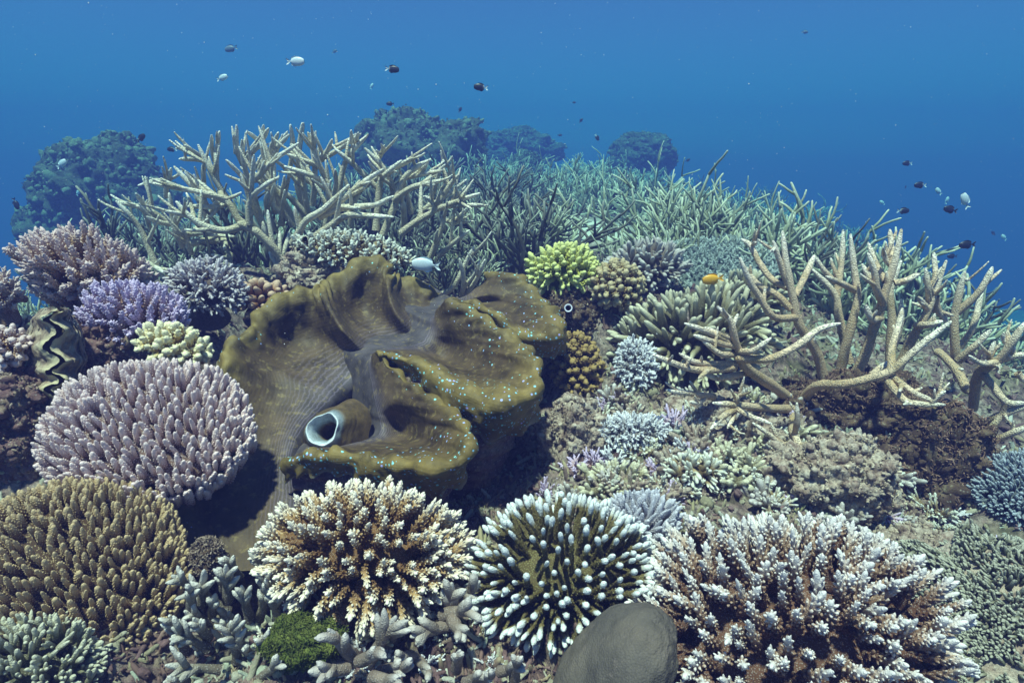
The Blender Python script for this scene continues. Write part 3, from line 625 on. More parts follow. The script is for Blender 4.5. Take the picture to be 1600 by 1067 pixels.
# ------------------------------------------------------------------ the giant clam
def clam_grid(st):
    Z = zmap(340, 390, 2.736)
    sg = 1 if st is CLAM_L else -1
    rows = [[(r[0][0] + sg * 110, r[0][1] + sg * 50, r[0][2] + .13)] + list(r) for r in st]
    G = np.array([[P(*Z(x, y), D) for (x, y, D) in row] for row in rows])
    return G
CLAM_R = [  # valley, inner, crest, outer drape, hem  (a station each, along the near lip)
 [(330, 900, 1.40), (318, 895, 1.36), (303, 902, 1.30), (290, 945, 1.28), (292, 990, 1.30)],
 [(420, 850, 1.43), (410, 858, 1.36), (400, 868, 1.26), (388, 905, 1.24), (392, 955, 1.26)],
 [(520, 840, 1.45), (540, 848, 1.36), (560, 862, 1.24), (562, 905, 1.21), (570, 965, 1.24)],
 [(620, 820, 1.46), (650, 840, 1.37), (680, 880, 1.23), (690, 950, 1.20), (690, 1040, 1.23)],
 [(680, 800, 1.47), (750, 825, 1.42), (850, 890, 1.17), (870, 960, 1.15), (860, 1060, 1.22)],
 [(700, 770, 1.48), (800, 800, 1.46), (990, 880, 1.155), (1010, 950, 1.15), (990, 1030, 1.24)],
 [(698, 740, 1.49), (800, 765, 1.48), (1040, 830, 1.165), (1062, 870, 1.17), (1050, 960, 1.27)],
 [(690, 710, 1.49), (790, 715, 1.47), (1035, 770, 1.21), (1062, 805, 1.22), (1062, 880, 1.33)],
 [(680, 670, 1.50), (770, 660, 1.43), (960, 680, 1.33), (1000, 715, 1.36), (1010, 770, 1.42)],
 [(665, 600, 1.52), (730, 590, 1.46), (850, 600, 1.41), (885, 632, 1.45), (900, 680, 1.50)],
 [(652, 530, 1.54), (690, 520, 1.49), (745, 505, 1.47), (770, 540, 1.50), (785, 572, 1.55)],
 [(648, 475, 1.56), (660, 450, 1.52), (683, 433, 1.50), (710, 460, 1.505), (726, 482, 1.54)],
 [(662, 445, 1.60), (705, 432, 1.55), (765, 445, 1.48), (768, 478, 1.475), (760, 512, 1.51)],
 [(705, 428, 1.63), (800, 430, 1.56), (885, 468, 1.44), (858, 522, 1.43), (842, 572, 1.46)],
 [(780, 418, 1.66), (890, 445, 1.58), (1010, 540, 1.39), (955, 595, 1.36), (930, 655, 1.40)],
 [(830, 410, 1.68), (940, 470, 1.63), (1100, 580, 1.36), (1060, 665, 1.32), (1035, 750, 1.36)],
 [(860, 400, 1.69), (980, 475, 1.67), (1210, 588, 1.34), (1190, 705, 1.29), (1155, 815, 1.38)],
 [(880, 388, 1.70), (1005, 450, 1.68), (1310, 560, 1.37), (1335, 655, 1.33), (1310, 775, 1.42)],
 [(890, 370, 1.71), (1015, 410, 1.68), (1315, 480, 1.42), (1368, 540, 1.42), (1385, 650, 1.50)],
 [(900, 350, 1.72), (1005, 370, 1.67), (1240, 392, 1.54), (1325, 435, 1.56), (1355, 510, 1.62)],
 [(905, 330, 1.73), (975, 320, 1.67), (1120, 300, 1.62), (1160, 315, 1.65), (1205, 355, 1.70)],
 [(905, 300, 1.74), (935, 270, 1.71), (985, 220, 1.67), (1050, 258, 1.70), (1080, 295, 1.74)],
 [(915, 285, 1.78), (955, 243, 1.74), (1060, 218, 1.69), (1092, 248, 1.70), (1120, 285, 1.74)],
 [(940, 272, 1.84), (1060, 232, 1.78), (1180, 262, 1.68), (1192, 305, 1.67), (1192, 350, 1.70)],
 [(960, 260, 1.88), (1120, 250, 1.83), (1290, 335, 1.66), (1275, 385, 1.64), (1300, 440, 1.67)],
 [(980, 250, 1.90), (1150, 240, 1.86), (1420, 345, 1.62), (1425, 402, 1.66), (1400, 462, 1.70)],
 [(1000, 240, 1.92), (1170, 220, 1.89), (1405, 272, 1.70), (1472, 335, 1.74), (1500, 430, 1.78)],
 [(1010, 220, 1.94), (1160, 190, 1.88), (1330, 198, 1.84), (1395, 225, 1.86), (1435, 285, 1.90)],
 [(1020, 205, 1.95), (1130, 155, 1.92), (1215, 105, 1.90), (1290, 140, 1.92), (1310, 195, 1.96)],
 [(1030, 210, 1.97), (1100, 165, 1.95), (1150, 130, 1.95), (1135, 112, 1.99), (1145, 180, 2.02)]]
CLAM_L = [
 [(330, 1340, 1.17), (120, 1370, 1.17), (-90, 1350, 1.17), (-180, 1380, 1.19), (-190, 1500, 1.25)],
 [(330, 1090, 1.29), (130, 1090, 1.29), (-100, 1060, 1.27), (-185, 1100, 1.28), (-195, 1400, 1.3)],
 [(330, 900, 1.40), (180, 860, 1.40), (-60, 800, 1.36), (-170, 850, 1.34), (-190, 1300, 1.34)],
 [(385, 760, 1.50), (220, 700, 1.50), (0, 655, 1.44), (-60, 640, 1.42), (-80, 760, 1.45)],
 [(450, 680, 1.55), (255, 590, 1.56), (75, 540, 1.50), (15, 520, 1.49), (0, 620, 1.52)],
 [(500, 630, 1.58), (235, 500, 1.60), (85, 410, 1.55), (35, 415, 1.56), (15, 490, 1.60)],
 [(530, 595, 1.60), (270, 480, 1.66), (165, 400, 1.63), (120, 365, 1.63), (110, 410, 1.68)],
 [(560, 565, 1.62), (320, 420, 1.74), (215, 310, 1.68), (185, 270, 1.72), (180, 340, 1.78)],
 [(590, 525, 1.64), (390, 390, 1.775), (320, 225, 1.74), (300, 188, 1.78), (300, 260, 1.84)],
 [(612, 485, 1.66), (465, 365, 1.75), (420, 212, 1.76), (412, 178, 1.80), (420, 245, 1.86)],
 [(642, 445, 1.68), (535, 340, 1.63), (458, 208, 1.72), (450, 182, 1.82), (455, 250, 1.88)],
 [(685, 428, 1.72), (560, 300, 1.80), (500, 165, 1.84), (482, 138, 1.88), (490, 200, 1.95)],
 [(742, 415, 1.76), (620, 270, 1.90), (622, 90, 1.89), (620, 55, 1.94), (620, 120, 2.02)],
 [(800, 400, 1.78), (700, 262, 1.87), (700, 82, 1.91), (712, 55, 1.96), (715, 120, 2.03)],
 [(850, 370, 1.80), (755, 255, 1.76), (728, 135, 1.85), (742, 112, 1.97), (740, 170, 2.03)],
 [(880, 340, 1.82), (800, 232, 1.90), (782, 148, 1.95), (790, 120, 2.00), (792, 180, 2.06)],
 [(905, 310, 1.84), (860, 242, 1.92), (862, 172, 1.97), (880, 150, 2.02), (880, 200, 2.08)],
 [(925, 285, 1.86), (915, 240, 1.94), (930, 215, 2.00), (955, 190, 2.04), (955, 240, 2.10)]]
def giant_clam():
    G = {'r': clam_grid(CLAM_R), 'l': clam_grid(CLAM_L)}
    m, t, b = new_mat('clam_mantle')
    k = attr(t, 'tip')
    c = ramp(t, k, [(0.0, (0.085, 0.07, 0.075)), (0.16, (0.1, 0.065, 0.035)), (0.42, (0.075, 0.047, 0.019)), (0.6, (0.2, 0.142, 0.04)), (1.0, (0.16, 0.112, 0.033))])
    c = mixc(t, 0.75, c, ramp(t, noise(t, 16, 5, .65), [(0.34, 0.3), (0.6, 1.15)]), 'MULTIPLY')
    c = mixc(t, ramp(t, noise(t, 55, 3), [(0.55, 0.0), (0.68, 0.4)]), c, (0.3, 0.22, 0.08))
    # fine violet stripes that run round the deep middle
    st = nd(t, "ShaderNodeTexWave", wave_type='BANDS', bands_direction='X'); st.inputs["Scale"].default_value = 1.0; st.inputs["Distortion"].default_value = 3.5
    st.inputs["Detail"].default_value = 3; st.inputs["Detail Scale"].default_value = 1.2
    cb = nd(t, "ShaderNodeCombineXYZ"); sc = nd(t, "ShaderNodeMath", operation='MULTIPLY'); sc.inputs[1].default_value = 15
    t.links.new(k, sc.inputs[0]); t.links.new(sc.outputs[0], cb.inputs[0])
    s2 = nd(t, "ShaderNodeMath", operation='MULTIPLY'); s2.inputs[1].default_value = 6; t.links.new(attr(t, 'along'), s2.inputs[0]); t.links.new(s2.outputs[0], cb.inputs[1])
    t.links.new(cb.outputs[0], st.inputs["Vector"])
    f = nd(t, "ShaderNodeMath", operation='MULTIPLY'); t.links.new(ramp(t, st.outputs[1], [(0.6, 0.0), (0.9, 1.0)]), f.inputs[0]); t.links.new(ramp(t, k, [(0.0, 0.35), (0.25, 0.0)]), f.inputs[1])
    c = mixc(t, f.outputs[0], c, (0.26, 0.2, 0.3))
    # turquoise and violet eye spots along the lip
    v = voro(t, 120); sep = nd(t, "ShaderNodeSeparateColor"); t.links.new(v.outputs["Color"], sep.inputs[0])
    sz = nd(t, "ShaderNodeMath", operation='MULTIPLY_ADD'); t.links.new(sep.outputs[2], sz.inputs[0]); sz.inputs[1].default_value = .95; sz.inputs[2].default_value = .5
    dv = nd(t, "ShaderNodeMath", operation='DIVIDE'); t.links.new(v.outputs["Distance"], dv.inputs[0]); t.links.new(sz.outputs[0], dv.inputs[1])
    spot = ramp(t, dv.outputs[0], [(0.2, 1.0), (0.32, 0.0)])
    gate = nd(t, "ShaderNodeMath", operation='LESS_THAN'); t.links.new(sep.outputs[0], gate.inputs[0])
    cl = nd(t, "ShaderNodeMath", operation='MULTIPLY'); t.links.new(attr(t, 'dots'), cl.inputs[0]); t.links.new(ramp(t, noise(t, 20, 3), [(0.36, 0.15), (0.58, 1.0)]), cl.inputs[1])
    t.links.new(cl.outputs[0], gate.inputs[1])
    g2 = nd(t, "ShaderNodeMath", operation='MULTIPLY'); t.links.new(spot, g2.inputs[0]); t.links.new(gate.outputs[0], g2.inputs[1])
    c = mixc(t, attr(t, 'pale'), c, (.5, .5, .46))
    c = mixc(t, g2.outputs[0], c, ramp(t, sep.outputs[1], [(0.0, (0.25, 0.68, 0.66)), (0.65, (0.24, 0.52, 0.8)), (1.0, (0.42, 0.36, 0.8))]))
    t.links.new(c, b.inputs["Base Color"]); b.inputs["Roughness"].default_value = .62; b.inputs["Specular IOR Level"].default_value = .3
    n1 = bump(t, b, noise(t, 130, 4, .65), .45, .0025); bump(t, b, st.outputs[1], .12, .002, n1)
    root = thing('giant_clam', G['r'].reshape(-1, 3).mean(0), 'giant clam gaping with folded olive brown mantle and turquoise spotted lips', 'giant clam')
    O = np.array(root.location)
    SIPH = P(*zmap(340, 390, 2.736)(470, 772), 1.44); SAX = nrm(nrm(-SIPH) * .85 + np.array([-.36, 0, .12]))
    mb = MB(); dots, along, pale = [], [], []
    for side in ('r', 'l'):
        g = crm(G[side], 14); g = np.swapaxes(crm(np.swapaxes(g, 0, 1), 14), 0, 1); n, k_, _ = g.shape
        kk = np.clip(np.linspace(-.25, 1, k_), 0, 1)[None, :] * np.ones((n, 1)); sl_ = np.linspace(0, 1, n)[:, None] * np.ones((1, k_))
        ds = np.gradient(g, axis=0); dk = np.gradient(g, axis=1); N = nrm(np.cross(ds, dk))
        N = np.where(((N * (-g)).sum(-1).mean() < 0), -N, N)
        wgt = ss(0.12, 0.5, kk)
        arc = np.cumsum(np.linalg.norm(np.gradient(g[:, int(k_ * .55)], axis=0), axis=1))[:, None]
        rip = np.sin(arc * 95 + 2.2 * fbm(g * 9, 2, 3)) * ss(.3, .55, kk) * (.35 + .65 * ss(.95, .6, kk))
        dsp = wgt * (0.007 * fbm(g * 10, 2, 31) + 0.010 * np.maximum(fbm(g * 30, 2, 33), -.1) * ss(.4, .6, kk) + 0.004 * fbm(g * 70, 2, 35)) + 0.006 * rip + .013 * np.exp(-((kk - .64) / .11) ** 2) + 0.004 * fbm(g * 16, 3, 36)
        bd = np.linalg.norm(g - SIPH, axis=-1); dsp = dsp + 0 * bd
        hemw = ss(.8, 1, kk) * 0.007 * np.sin(arc * 150 + 3 * fbm(g * 14, 2, 8))
        g2_ = g + N * (dsp + hemw)[..., None] + (np.exp(-(bd / .085) ** 2) * .055)[..., None] * SAX
        mb.add(g2_ - O, grid_faces(n, k_), None, kk.ravel())
        rough = ss(.28, .55, kk) * (.3 + .7 * ss(.4, .8, kk)) * (0.85 if side == 'r' else 0.16)
        if side == 'l': rough = rough * ss(.35, .0, sl_) * 0 + 0.1 * ss(.4, .6, kk)
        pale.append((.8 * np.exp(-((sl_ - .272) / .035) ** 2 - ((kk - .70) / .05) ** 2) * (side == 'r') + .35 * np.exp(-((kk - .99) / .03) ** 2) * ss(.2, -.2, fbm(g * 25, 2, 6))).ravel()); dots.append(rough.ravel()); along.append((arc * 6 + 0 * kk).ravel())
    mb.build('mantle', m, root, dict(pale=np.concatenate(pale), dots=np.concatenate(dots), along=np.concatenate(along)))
    # the shell under the lips: fluted walls going down to the reef
    for side, zb in (('r', -.86), ('l', -.86)):
        g = crm(G[side], 8); crest, outer, hem, val = g[:, 3], g[:, 4], g[:, 5], g[:, 1]
        mid = val.mean(0); top = outer * .45 + hem * .45 + val * .1
        sm = np.array([np.average(top, axis=0, weights=np.exp(-((np.arange(len(top)) - i) / 26.0) ** 2)) for i in range(len(top))])
        bot = sm * .8 + mid * .2; bot[:, 2] = zb
        t_ = np.linspace(0, 1, 60)[None, :, None]
        W = top[:, None] * (1 - t_) ** 1.3 + (1 - (1 - t_) ** 1.3) * bot[:, None] + (np.sin(t_ * math.pi) * .035) * nrm(sm - mid)[:, None]
        N = nrm(np.cross(np.gradient(W, axis=0), np.gradient(W, axis=1)))
        zz = W[..., 2]
        W = W + N * (.012 * fbm(W * 14, 4, 4) + .006 * np.sin(zz * 160 + 4 * fbm(W * 5, 2, 2)))[..., None]
        sb = MB().add(W - O, grid_faces(*W.shape[:2])); sb.build('shell_valve', M['shell'], root)
    # outgoing siphon: a short funnel with a thick pale rim
    Z = zmap(340, 390, 2.736); c0 = P(*Z(452, 768), 1.385); tc = nrm(-c0)
    ax = nrm(tc * .85 + np.array([-.36, 0, .12])); u = nrm(np.cross(ax, [0, 0, 1.0])); v = np.cross(u, ax)
    prof = [(.075, -.085, 0.12), (.06, -.055, 0.16), (.05, -.032, .22), (.0425, -.014, .35), (.0355, -.001, .7), (.0315, .006, 1.0), (.0275, .001, .9), (.0225, -.012, .7), (.0195, -.028, .4), (.018, -.07, 0.1), (.003, -.09, 0.0)]
    pr = crm(np.array(prof), 6); a = np.linspace(0, 2 * math.pi, 56, endpoint=False)
    el = 1 + .14 * np.cos(2 * a + .6) + .07 * np.cos(3 * a) + .02 * np.cos(7 * a)
    V = (pr[:, 0, None, None] * (np.cos(a) * el)[None, :, None] * u + pr[:, 0, None, None] * (np.sin(a) * el * 1.22)[None, :, None] * v + pr[:, 1, None, None] * ax)
    V = V + nrm(V) * (.007 * fbm((V + c0) * 26, 3, 5) + .0008 * np.sin(pr[:, 1] * 420)[:, None] * (pr[:, 1] < -.02)[:, None])[..., None] + (c0 - O)
    m2, t, b = new_mat('siphon_skin')
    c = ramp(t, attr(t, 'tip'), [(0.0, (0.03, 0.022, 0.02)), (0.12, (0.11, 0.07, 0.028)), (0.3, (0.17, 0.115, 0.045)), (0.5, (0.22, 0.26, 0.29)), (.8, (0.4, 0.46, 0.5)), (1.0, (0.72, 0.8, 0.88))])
    c = mixc(t, .75, c, ramp(t, noise(t, 36, 5, .7), [(.34, .3), (.62, 1.15)]), 'MULTIPLY'); bump(t, b, noise(t, 130, 4, .65), .5, .003)
    t.links.new(c, b.inputs["Base Color"]); b.inputs["Roughness"].default_value = .5
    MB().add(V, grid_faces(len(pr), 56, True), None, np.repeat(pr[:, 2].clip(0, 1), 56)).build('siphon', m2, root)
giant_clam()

def fluted_clam():
    Z = zmap(0, 400, 3.049); m, t, b = new_mat('fluted_shell')
    c = ramp(t, noise(t, 40, 6, .7), [(.3, (.09, .06, .045)), (.5, (.3, .22, .15)), (.7, (.55, .48, .36))])
    c = mixc(t, ramp(t, attr(t, 'tip'), [(.82, 0.0), (.95, 1.0)]), c, (.5, .43, .27))
    t.links.new(c, b.inputs["Base Color"]); b.inputs["Roughness"].default_value = .7
    bump(t, b, noise(t, 160, 5, .7), .8, .004)
    D = 1.33; C = P(*Z(250, 480), D); root = thing('fluted_clam', C, 'small wavy lipped clam standing gaping on the left rock', 'clam')
    s = np.linspace(0, 1, 130); k = np.linspace(0, 1, 34)
    for sg in (-1, 1):
        G = np.zeros((130, 34, 3))
        for i, q in enumerate(s):
            wave = 34 * math.sin(q * 26.4 + .6 + 1.1 * math.sin(q * 8.5)) * (0.8 + .3 * math.sin(math.pi * q) + .2 * math.sin(q * 17)); y = 240 + 470 * q
            wd = 165 * math.sin(math.pi * min(max(q * .92 + .04, 0), 1)) ** .6
            for j, r in enumerate(k):          # r 1 at the lip, 0 at the hidden hinge
                x = 255 + 10 * q + sg * (14 + 2) + wave * (r ** 1.6) + sg * wd * math.sin((1 - r) * 1.9) * .8
                G[i, j] = P(*Z(x, y + 25 * (1 - r) * (0.5 - q)), D - .05 + .13 * (1 - r) ** 1.1 + (.012 * math.sin((1 - r) * 40) * (1 - r)))
        V = G.reshape(-1, 3) - C; Q = grid_faces(130, 34); V = V + surf_normals(V, Q) * (.006 * fbm((V + C) * 34, 4, 3) + .004 * fbm((V + C) * 90, 2, 6))[:, None]
        MB().add(V, Q, None, np.tile(k, 130)).build('shell_valve', m, root)
    m3, t, b = new_mat('fluted_clam_mantle')
    b.inputs["Roughness"].default_value = .6
    t.links.new(ramp(t, noise(t, 60, 4), [(.3, (.07, .05, .03)), (.6, (.2, .15, .08)), (.75, (.3, .3, .26))]), b.inputs["Base Color"])
    G = np.array([[P(*Z(255 + 10 * q + 27 * math.sin(q * 26.4 + .6 + 1.1 * math.sin(q * 8.5)) * (0.8 + .3 * math.sin(math.pi * q) + .2 * math.sin(q * 17)) + x, 250 + 450 * q), D + .012 + .012 * math.cos(x / 12)) for x in np.linspace(-24, 24, 9)] for q in s])
    MB().add(G.reshape(-1, 3) - C, grid_faces(130, 9)).build('mantle', m3, root)
fluted_clam()

def ribbed_clam():
    C = P(1296, 712, 1.44); root = thing('ribbed_shell', C, 'small brown ribbed fan shell tucked under the staghorn base', 'shell')
    m, t, b = new_mat('ribbed_shell')
    t.links.new(ramp(t, attr(t, 'tip'), [(.3, (.1, .05, .02)), (.6, (.36, .24, .1))]), b.inputs["Base Color"]); b.inputs["Roughness"].default_value = .7
    a = np.linspace(0, math.pi, 120); r = np.linspace(.12, 1, 20); A, R = np.meshgrid(a, r)
    rib = np.sin(A * 20) * .5 + .5
    V = np.stack([-.042 * R * np.cos(A), -.03 * np.sqrt(np.clip(1 - R ** 2 * .9, 0, 1)) - .003 * rib, .034 * R * np.sin(A) - .008], -1)
    MB().add(V, grid_faces(20, 120), None, rib.ravel()).build('shell_valve', m, root)
    V2 = V * np.array([1, -.5, 1]) + np.array([0, .0, 0]); MB().add(V2, grid_faces(20, 120), None, rib.ravel()).build('shell_valve', m, root)
ribbed_clam()

def tube_worm():
    C = P(888, 481, 1.86); m, t, b = new_mat('worm_tube'); b.inputs["Roughness"].default_value = .5
    t.links.new(ramp(t, attr(t, 'tip'), [(.0, (.12, .08, .1)), (.7, (.5, .5, .62)), (1.0, (.75, .78, .9))]), b.inputs["Base Color"])
    ax = nrm(-C); u = nrm(np.cross(ax, [0, 0, 1.])); v = np.cross(u, ax)
    pr = np.array([(.011, -.05, 0), (.011, -.015, .3), (.013, 0, .8), (.0115, .003, 1), (.009, 0, .9), (.008, -.01, .3), (.007, -.03, 0)]); a = np.linspace(0, 2 * math.pi, 20, endpoint=False)
    V = pr[:, 0, None, None] * (np.cos(a)[None, :, None] * u + np.sin(a)[None, :, None] * v) + pr[:, 1, None, None] * ax
    o = MB().add(V, grid_faces(len(pr), 20, True), None, np.repeat(pr[:, 2], 20)).build('worm_tube', m); o.location = C
    tag(o, 'white rimmed round worm tube in dark rock under the lime coral', 'tube worm')
tube_worm()

# ------------------------------------------------------------------ staghorn corals near by
def right_staghorn():
    A = zmap(1150, 200, 3.049); B = zmap(1150, 500, 3.049); E = zmap(800, 370, 3.049); L = []
    def add(f, pts, r0, r1, t0=0.0):
        L.append(([(*f(x, y), D) for x, y, D in pts], r0, r1, t0))
    add(A, [(420, 1230, 1.8), (390, 1080, 1.76), (300, 930, 1.72), (270, 800, 1.7), (240, 650, 1.68), (222, 495, 1.67)], 12, 6.0)
    add(A, [(300, 900, 1.72), (180, 900, 1.66), (110, 800, 1.64), (60, 720, 1.62), (20, 620, 1.6)], 9, 5.5, .2)
    add(A, [(265, 860, 1.71), (190, 790, 1.72), (110, 750, 1.74), (50, 680, 1.76), (20, 640, 1.77)], 8, 5, .25)
    add(A, [(250, 760, 1.7), (170, 720, 1.74), (105, 630, 1.76), (70, 560, 1.77), (30, 530, 1.78)], 8, 5, .3)
    add(A, [(72, 565, 1.77), (100, 538, 1.75)], 5, 4, .8)
    add(A, [(245, 740, 1.7), (210, 640, 1.68), (178, 540, 1.66)], 8, 5, .4)
    add(A, [(185, 570, 1.66), (172, 582, 1.65)], 4, 4, .9)
    add(A, [(280, 800, 1.7), (340, 680, 1.74), (372, 608, 1.76)], 8, 5.5, .4)
    add(A, [(540, 1120, 1.85), (490, 900, 1.84), (470, 790, 1.83), (360, 670, 1.82)], 10, 6, .1)
    add(A, [(500, 760, 1.86), (430, 690, 1.84), (375, 612, 1.83)], 7, 5, .4)
    add(A, [(490, 1190, 1.8), (520, 1050, 1.76), (560, 900, 1.73), (578, 800, 1.72), (560, 650, 1.71), (545, 508, 1.7)], 12, 5.5)
    add(A, [(565, 770, 1.72), (500, 740, 1.66), (430, 708, 1.62)], 8, 5.5, .45)
    add(A, [(480, 800, 1.84), (495, 700, 1.84), (505, 610, 1.84), (510, 490, 1.84)], 8, 5, .3)
    add(A, [(560, 1200, 1.78), (620, 1060, 1.74), (690, 850, 1.7), (720, 750, 1.68), (760, 620, 1.66), (787, 485, 1.65)], 13, 5.5)
    add(A, [(752, 650, 1.67), (740, 560, 1.7), (733, 485, 1.71)], 6.5, 5, .5)
    add(A, [(715, 730, 1.68), (670, 650, 1.72), (630, 548, 1.74)], 7.5, 5, .4)
    add(A, [(700, 830, 1.69), (672, 770, 1.65), (658, 680, 1.63), (630, 598, 1.62)], 9, 5.5, .35)
    add(A, [(668, 760, 1.65), (640, 715, 1.66), (602, 650, 1.67)], 7, 5, .5)
    add(A, [(755, 740, 1.67), (810, 725, 1.66), (872, 695, 1.65)], 7.5, 5.5, .5)
    add(A, [(690, 905, 1.71), (645, 910, 1.66), (620, 845, 1.64)], 8, 6, .45)
    add(A, [(735, 650, 1.68), (700, 580, 1.66)], 6.5, 5, .6)
    add(A, [(730, 1180, 1.84), (735, 1060, 1.82), (742, 900, 1.8), (735, 770, 1.79), (785, 635, 1.78)], 12, 5.5)
    add(A, [(735, 1075, 1.76), (780, 950, 1.72), (788, 818, 1.7)], 8.5, 5, .4)
    add(A, [(770, 1150, 1.86), (830, 1020, 1.82), (900, 900, 1.78), (940, 800, 1.76), (1000, 635, 1.74)], 11, 5.5)
    add(A, [(920, 830, 1.77), (915, 760, 1.74), (903, 670, 1.73)], 7, 5, .45)
    add(A, [(948, 760, 1.76), (950, 680, 1.78), (942, 595, 1.79)], 7, 5, .45)
    add(A, [(915, 860, 1.77), (870, 805, 1.73)], 7, 5.5, .55)
    add(A, [(950, 800, 1.76), (965, 870, 1.78), (1005, 920, 1.8)], 8, 6, .3)
    add(A, [(860, 940, 1.79), (920, 935, 1.74), (980, 920, 1.72)], 9, 6, .4)
    add(A, [(1060, 1180, 1.9), (1045, 1060, 1.86), (1040, 900, 1.84), (1065, 780, 1.82), (1090, 685, 1.8)], 11, 5.5)
    add(A, [(1085, 720, 1.81), (1112, 720, 1.79)], 4, 3.5, .85)
    add(A, [(1055, 880, 1.84), (1140, 800, 1.8), (1190, 730, 1.78), (1220, 665, 1.77)], 9, 5.5, .4)
    # the long arm that sweeps across the middle
    add(B, [(310, 390, 1.75), (380, 315, 1.66), (520, 305, 1.58), (640, 275, 1.55), (740, 240, 1.53), (880, 120, 1.5), (1020, 8, 1.48)], 13, 6)
    add(B, [(740, 240, 1.53), (745, 120, 1.56), (770, 40, 1.58), (792, -55, 1.6)], 9, 5, .4)
    add(B, [(640, 265, 1.56), (690, 225, 1.6), (722, 198, 1.62)], 7.5, 5, .55)
    add(B, [(740, 265, 1.54), (840, 340, 1.5), (935, 382, 1.48)], 8, 5.5, .4)
    add(B, [(720, 285, 1.54), (800, 380, 1.5), (880, 398, 1.48), (992, 402, 1.46)], 9, 5, .4)
    add(B, [(930, 388, 1.47), (965, 360, 1.46), (995, 338, 1.45)], 6, 4, .7)
    add(B, [(805, 375, 1.5), (800, 400, 1.48)], 4.5, 4, .85)
    # the pale arms that reach left
    add(B, [(270, 385, 1.76), (180, 315, 1.66), (60, 235, 1.56), (15, 165, 1.52)], 13, 9)
    add(E, [(1075, 575, 1.52), (1150, 580, 1.49), (1250, 572, 1.47), (1370, 510, 1.46), (1460, 440, 1.46), (1560, 412, 1.46)], 11, 6, .3)
    add(E, [(1085, 560, 1.52), (1060, 480, 1.49), (1040, 400, 1.47), (980, 332, 1.46)], 9, 5.5, .35)
    add(E, [(1055, 450, 1.48), (1075, 368, 1.49)], 6, 4.5, .65)
    add(E, [(1085, 545, 1.51), (1150, 540, 1.47), (1232, 482, 1.45)], 8, 5, .5)
    add(E, [(1040, 480, 1.5), (980, 460, 1.47), (922, 432, 1.46)], 7.5, 5, .5)
    add(E, [(1060, 520, 1.51), (950, 495, 1.46), (868, 468, 1.44)], 8, 5, .4)
    add(E, [(1050, 560, 1.52), (990, 555, 1.47), (910, 495, 1.45)], 8, 5, .4)
    add(E, [(1030, 500, 1.5), (930, 450, 1.45), (825, 412, 1.43)], 8, 5, .45)
    add(E, [(1090, 600, 1.55), (950, 605, 1.49), (860, 590, 1.46), (800, 555, 1.45)], 8.5, 5, .35)
    add(E, [(1060, 620, 1.54), (900, 635, 1.46), (770, 600, 1.42), (675, 562, 1.4)], 10, 5, .3)
    add(E, [(930, 635, 1.46), (890, 672, 1.43)], 6, 4.5, .7)
    add(E, [(1140, 640, 1.6), (1000, 670, 1.53), (920, 655, 1.5)], 9, 6, .3)
    # low arms under the pale ones
    add(E, [(1335, 820, 1.7), (1220, 815, 1.58), (1080, 800, 1.5), (960, 790, 1.46)], 11, 5.5, .1)
    add(E, [(960, 760, 1.55), (850, 745, 1.48), (738, 728, 1.45)], 8, 5, .4)
    add(E, [(930, 755, 1.53), (850, 785, 1.47)], 6, 5, .6)
    add(E, [(1060, 810, 1.5), (1130, 850, 1.46), (1235, 888, 1.44)], 7, 4.5, .5)
    add(E, [(1070, 800, 1.5), (1075, 770, 1.48), (1095, 738, 1.47)], 6, 4.5, .6)
    add(E, [(1060, 820, 1.5), (1010, 850, 1.46), (945, 915, 1.44)], 8, 5, .5)
    add(E, [(1060, 840, 1.5), (1045, 880, 1.47), (1028, 908, 1.46)], 5.5, 4, .6)
    add(B, [(285, 400, 1.74), (268, 500, 1.6), (285, 560, 1.52), (340, 680, 1.5)], 9, 7, .1)
    add(B, [(292, 590, 1.52), (360, 590, 1.47), (442, 568, 1.45)], 6, 4.5, .5)
    add(B, [(275, 560, 1.54), (290, 480, 1.5), (290, 395, 1.48)], 7, 4.5, .5)
    add(B, [(290, 590, 1.52), (215, 590, 1.47), (160, 545, 1.45), (82, 490, 1.44)], 7.5, 4.5, .4)
    add(B, [(215, 585, 1.47), (190, 540, 1.46), (170, 500, 1.46)], 5.5, 4, .6)
    add(B, [(200, 570, 1.47), (205, 620, 1.45), (220, 640, 1.44)], 5.5, 4, .6)
    add(B, [(250, 590, 1.48), (262, 625, 1.46), (278, 645, 1.45)], 5, 4, .6)
    add(B, [(345, 640, 1.52), (355, 680, 1.46), (300, 690, 1.44)], 6, 4.5, .5)
    branch_coral('staghorn_coral', 'big golden brown staghorn coral with pale tips spreading at the right', P(1290, 640, 1.8), M['staghorn_right'], L, sides=14, wob=.22, rscale=.77, twigs=70, tw=(12, 40))
    L.clear()
    add(B, [(1130, 420, 1.75), (1160, 240, 1.66), (1250, 190, 1.6), (1330, 80, 1.56), (1372, 15, 1.55)], 11, 6)
    add(B, [(1060, 190, 1.72), (1130, 130, 1.68), (1212, 48, 1.65)], 9, 5.5, .3)
    add(B, [(1240, 200, 1.6), (1170, 205, 1.57), (1112, 170, 1.55)], 7, 4.5, .5)
    add(B, [(1250, 205, 1.6), (1252, 250, 1.58)], 5, 4, .7)
    add(B, [(1210, 190, 1.62), (1232, 105, 1.6)], 6, 5, .6)
    add(B, [(1300, 120, 1.58), (1275, 60, 1.57)], 5, 4, .7)
    add(B, [(1180, 235, 1.65), (1280, 180, 1.6), (1400, 160, 1.56)], 10, 6, .3)
    add(B, [(1180, 260, 1.66), (1230, 320, 1.62), (1290, 390, 1.6), (1380, 395, 1.58)], 9, 6, .3)
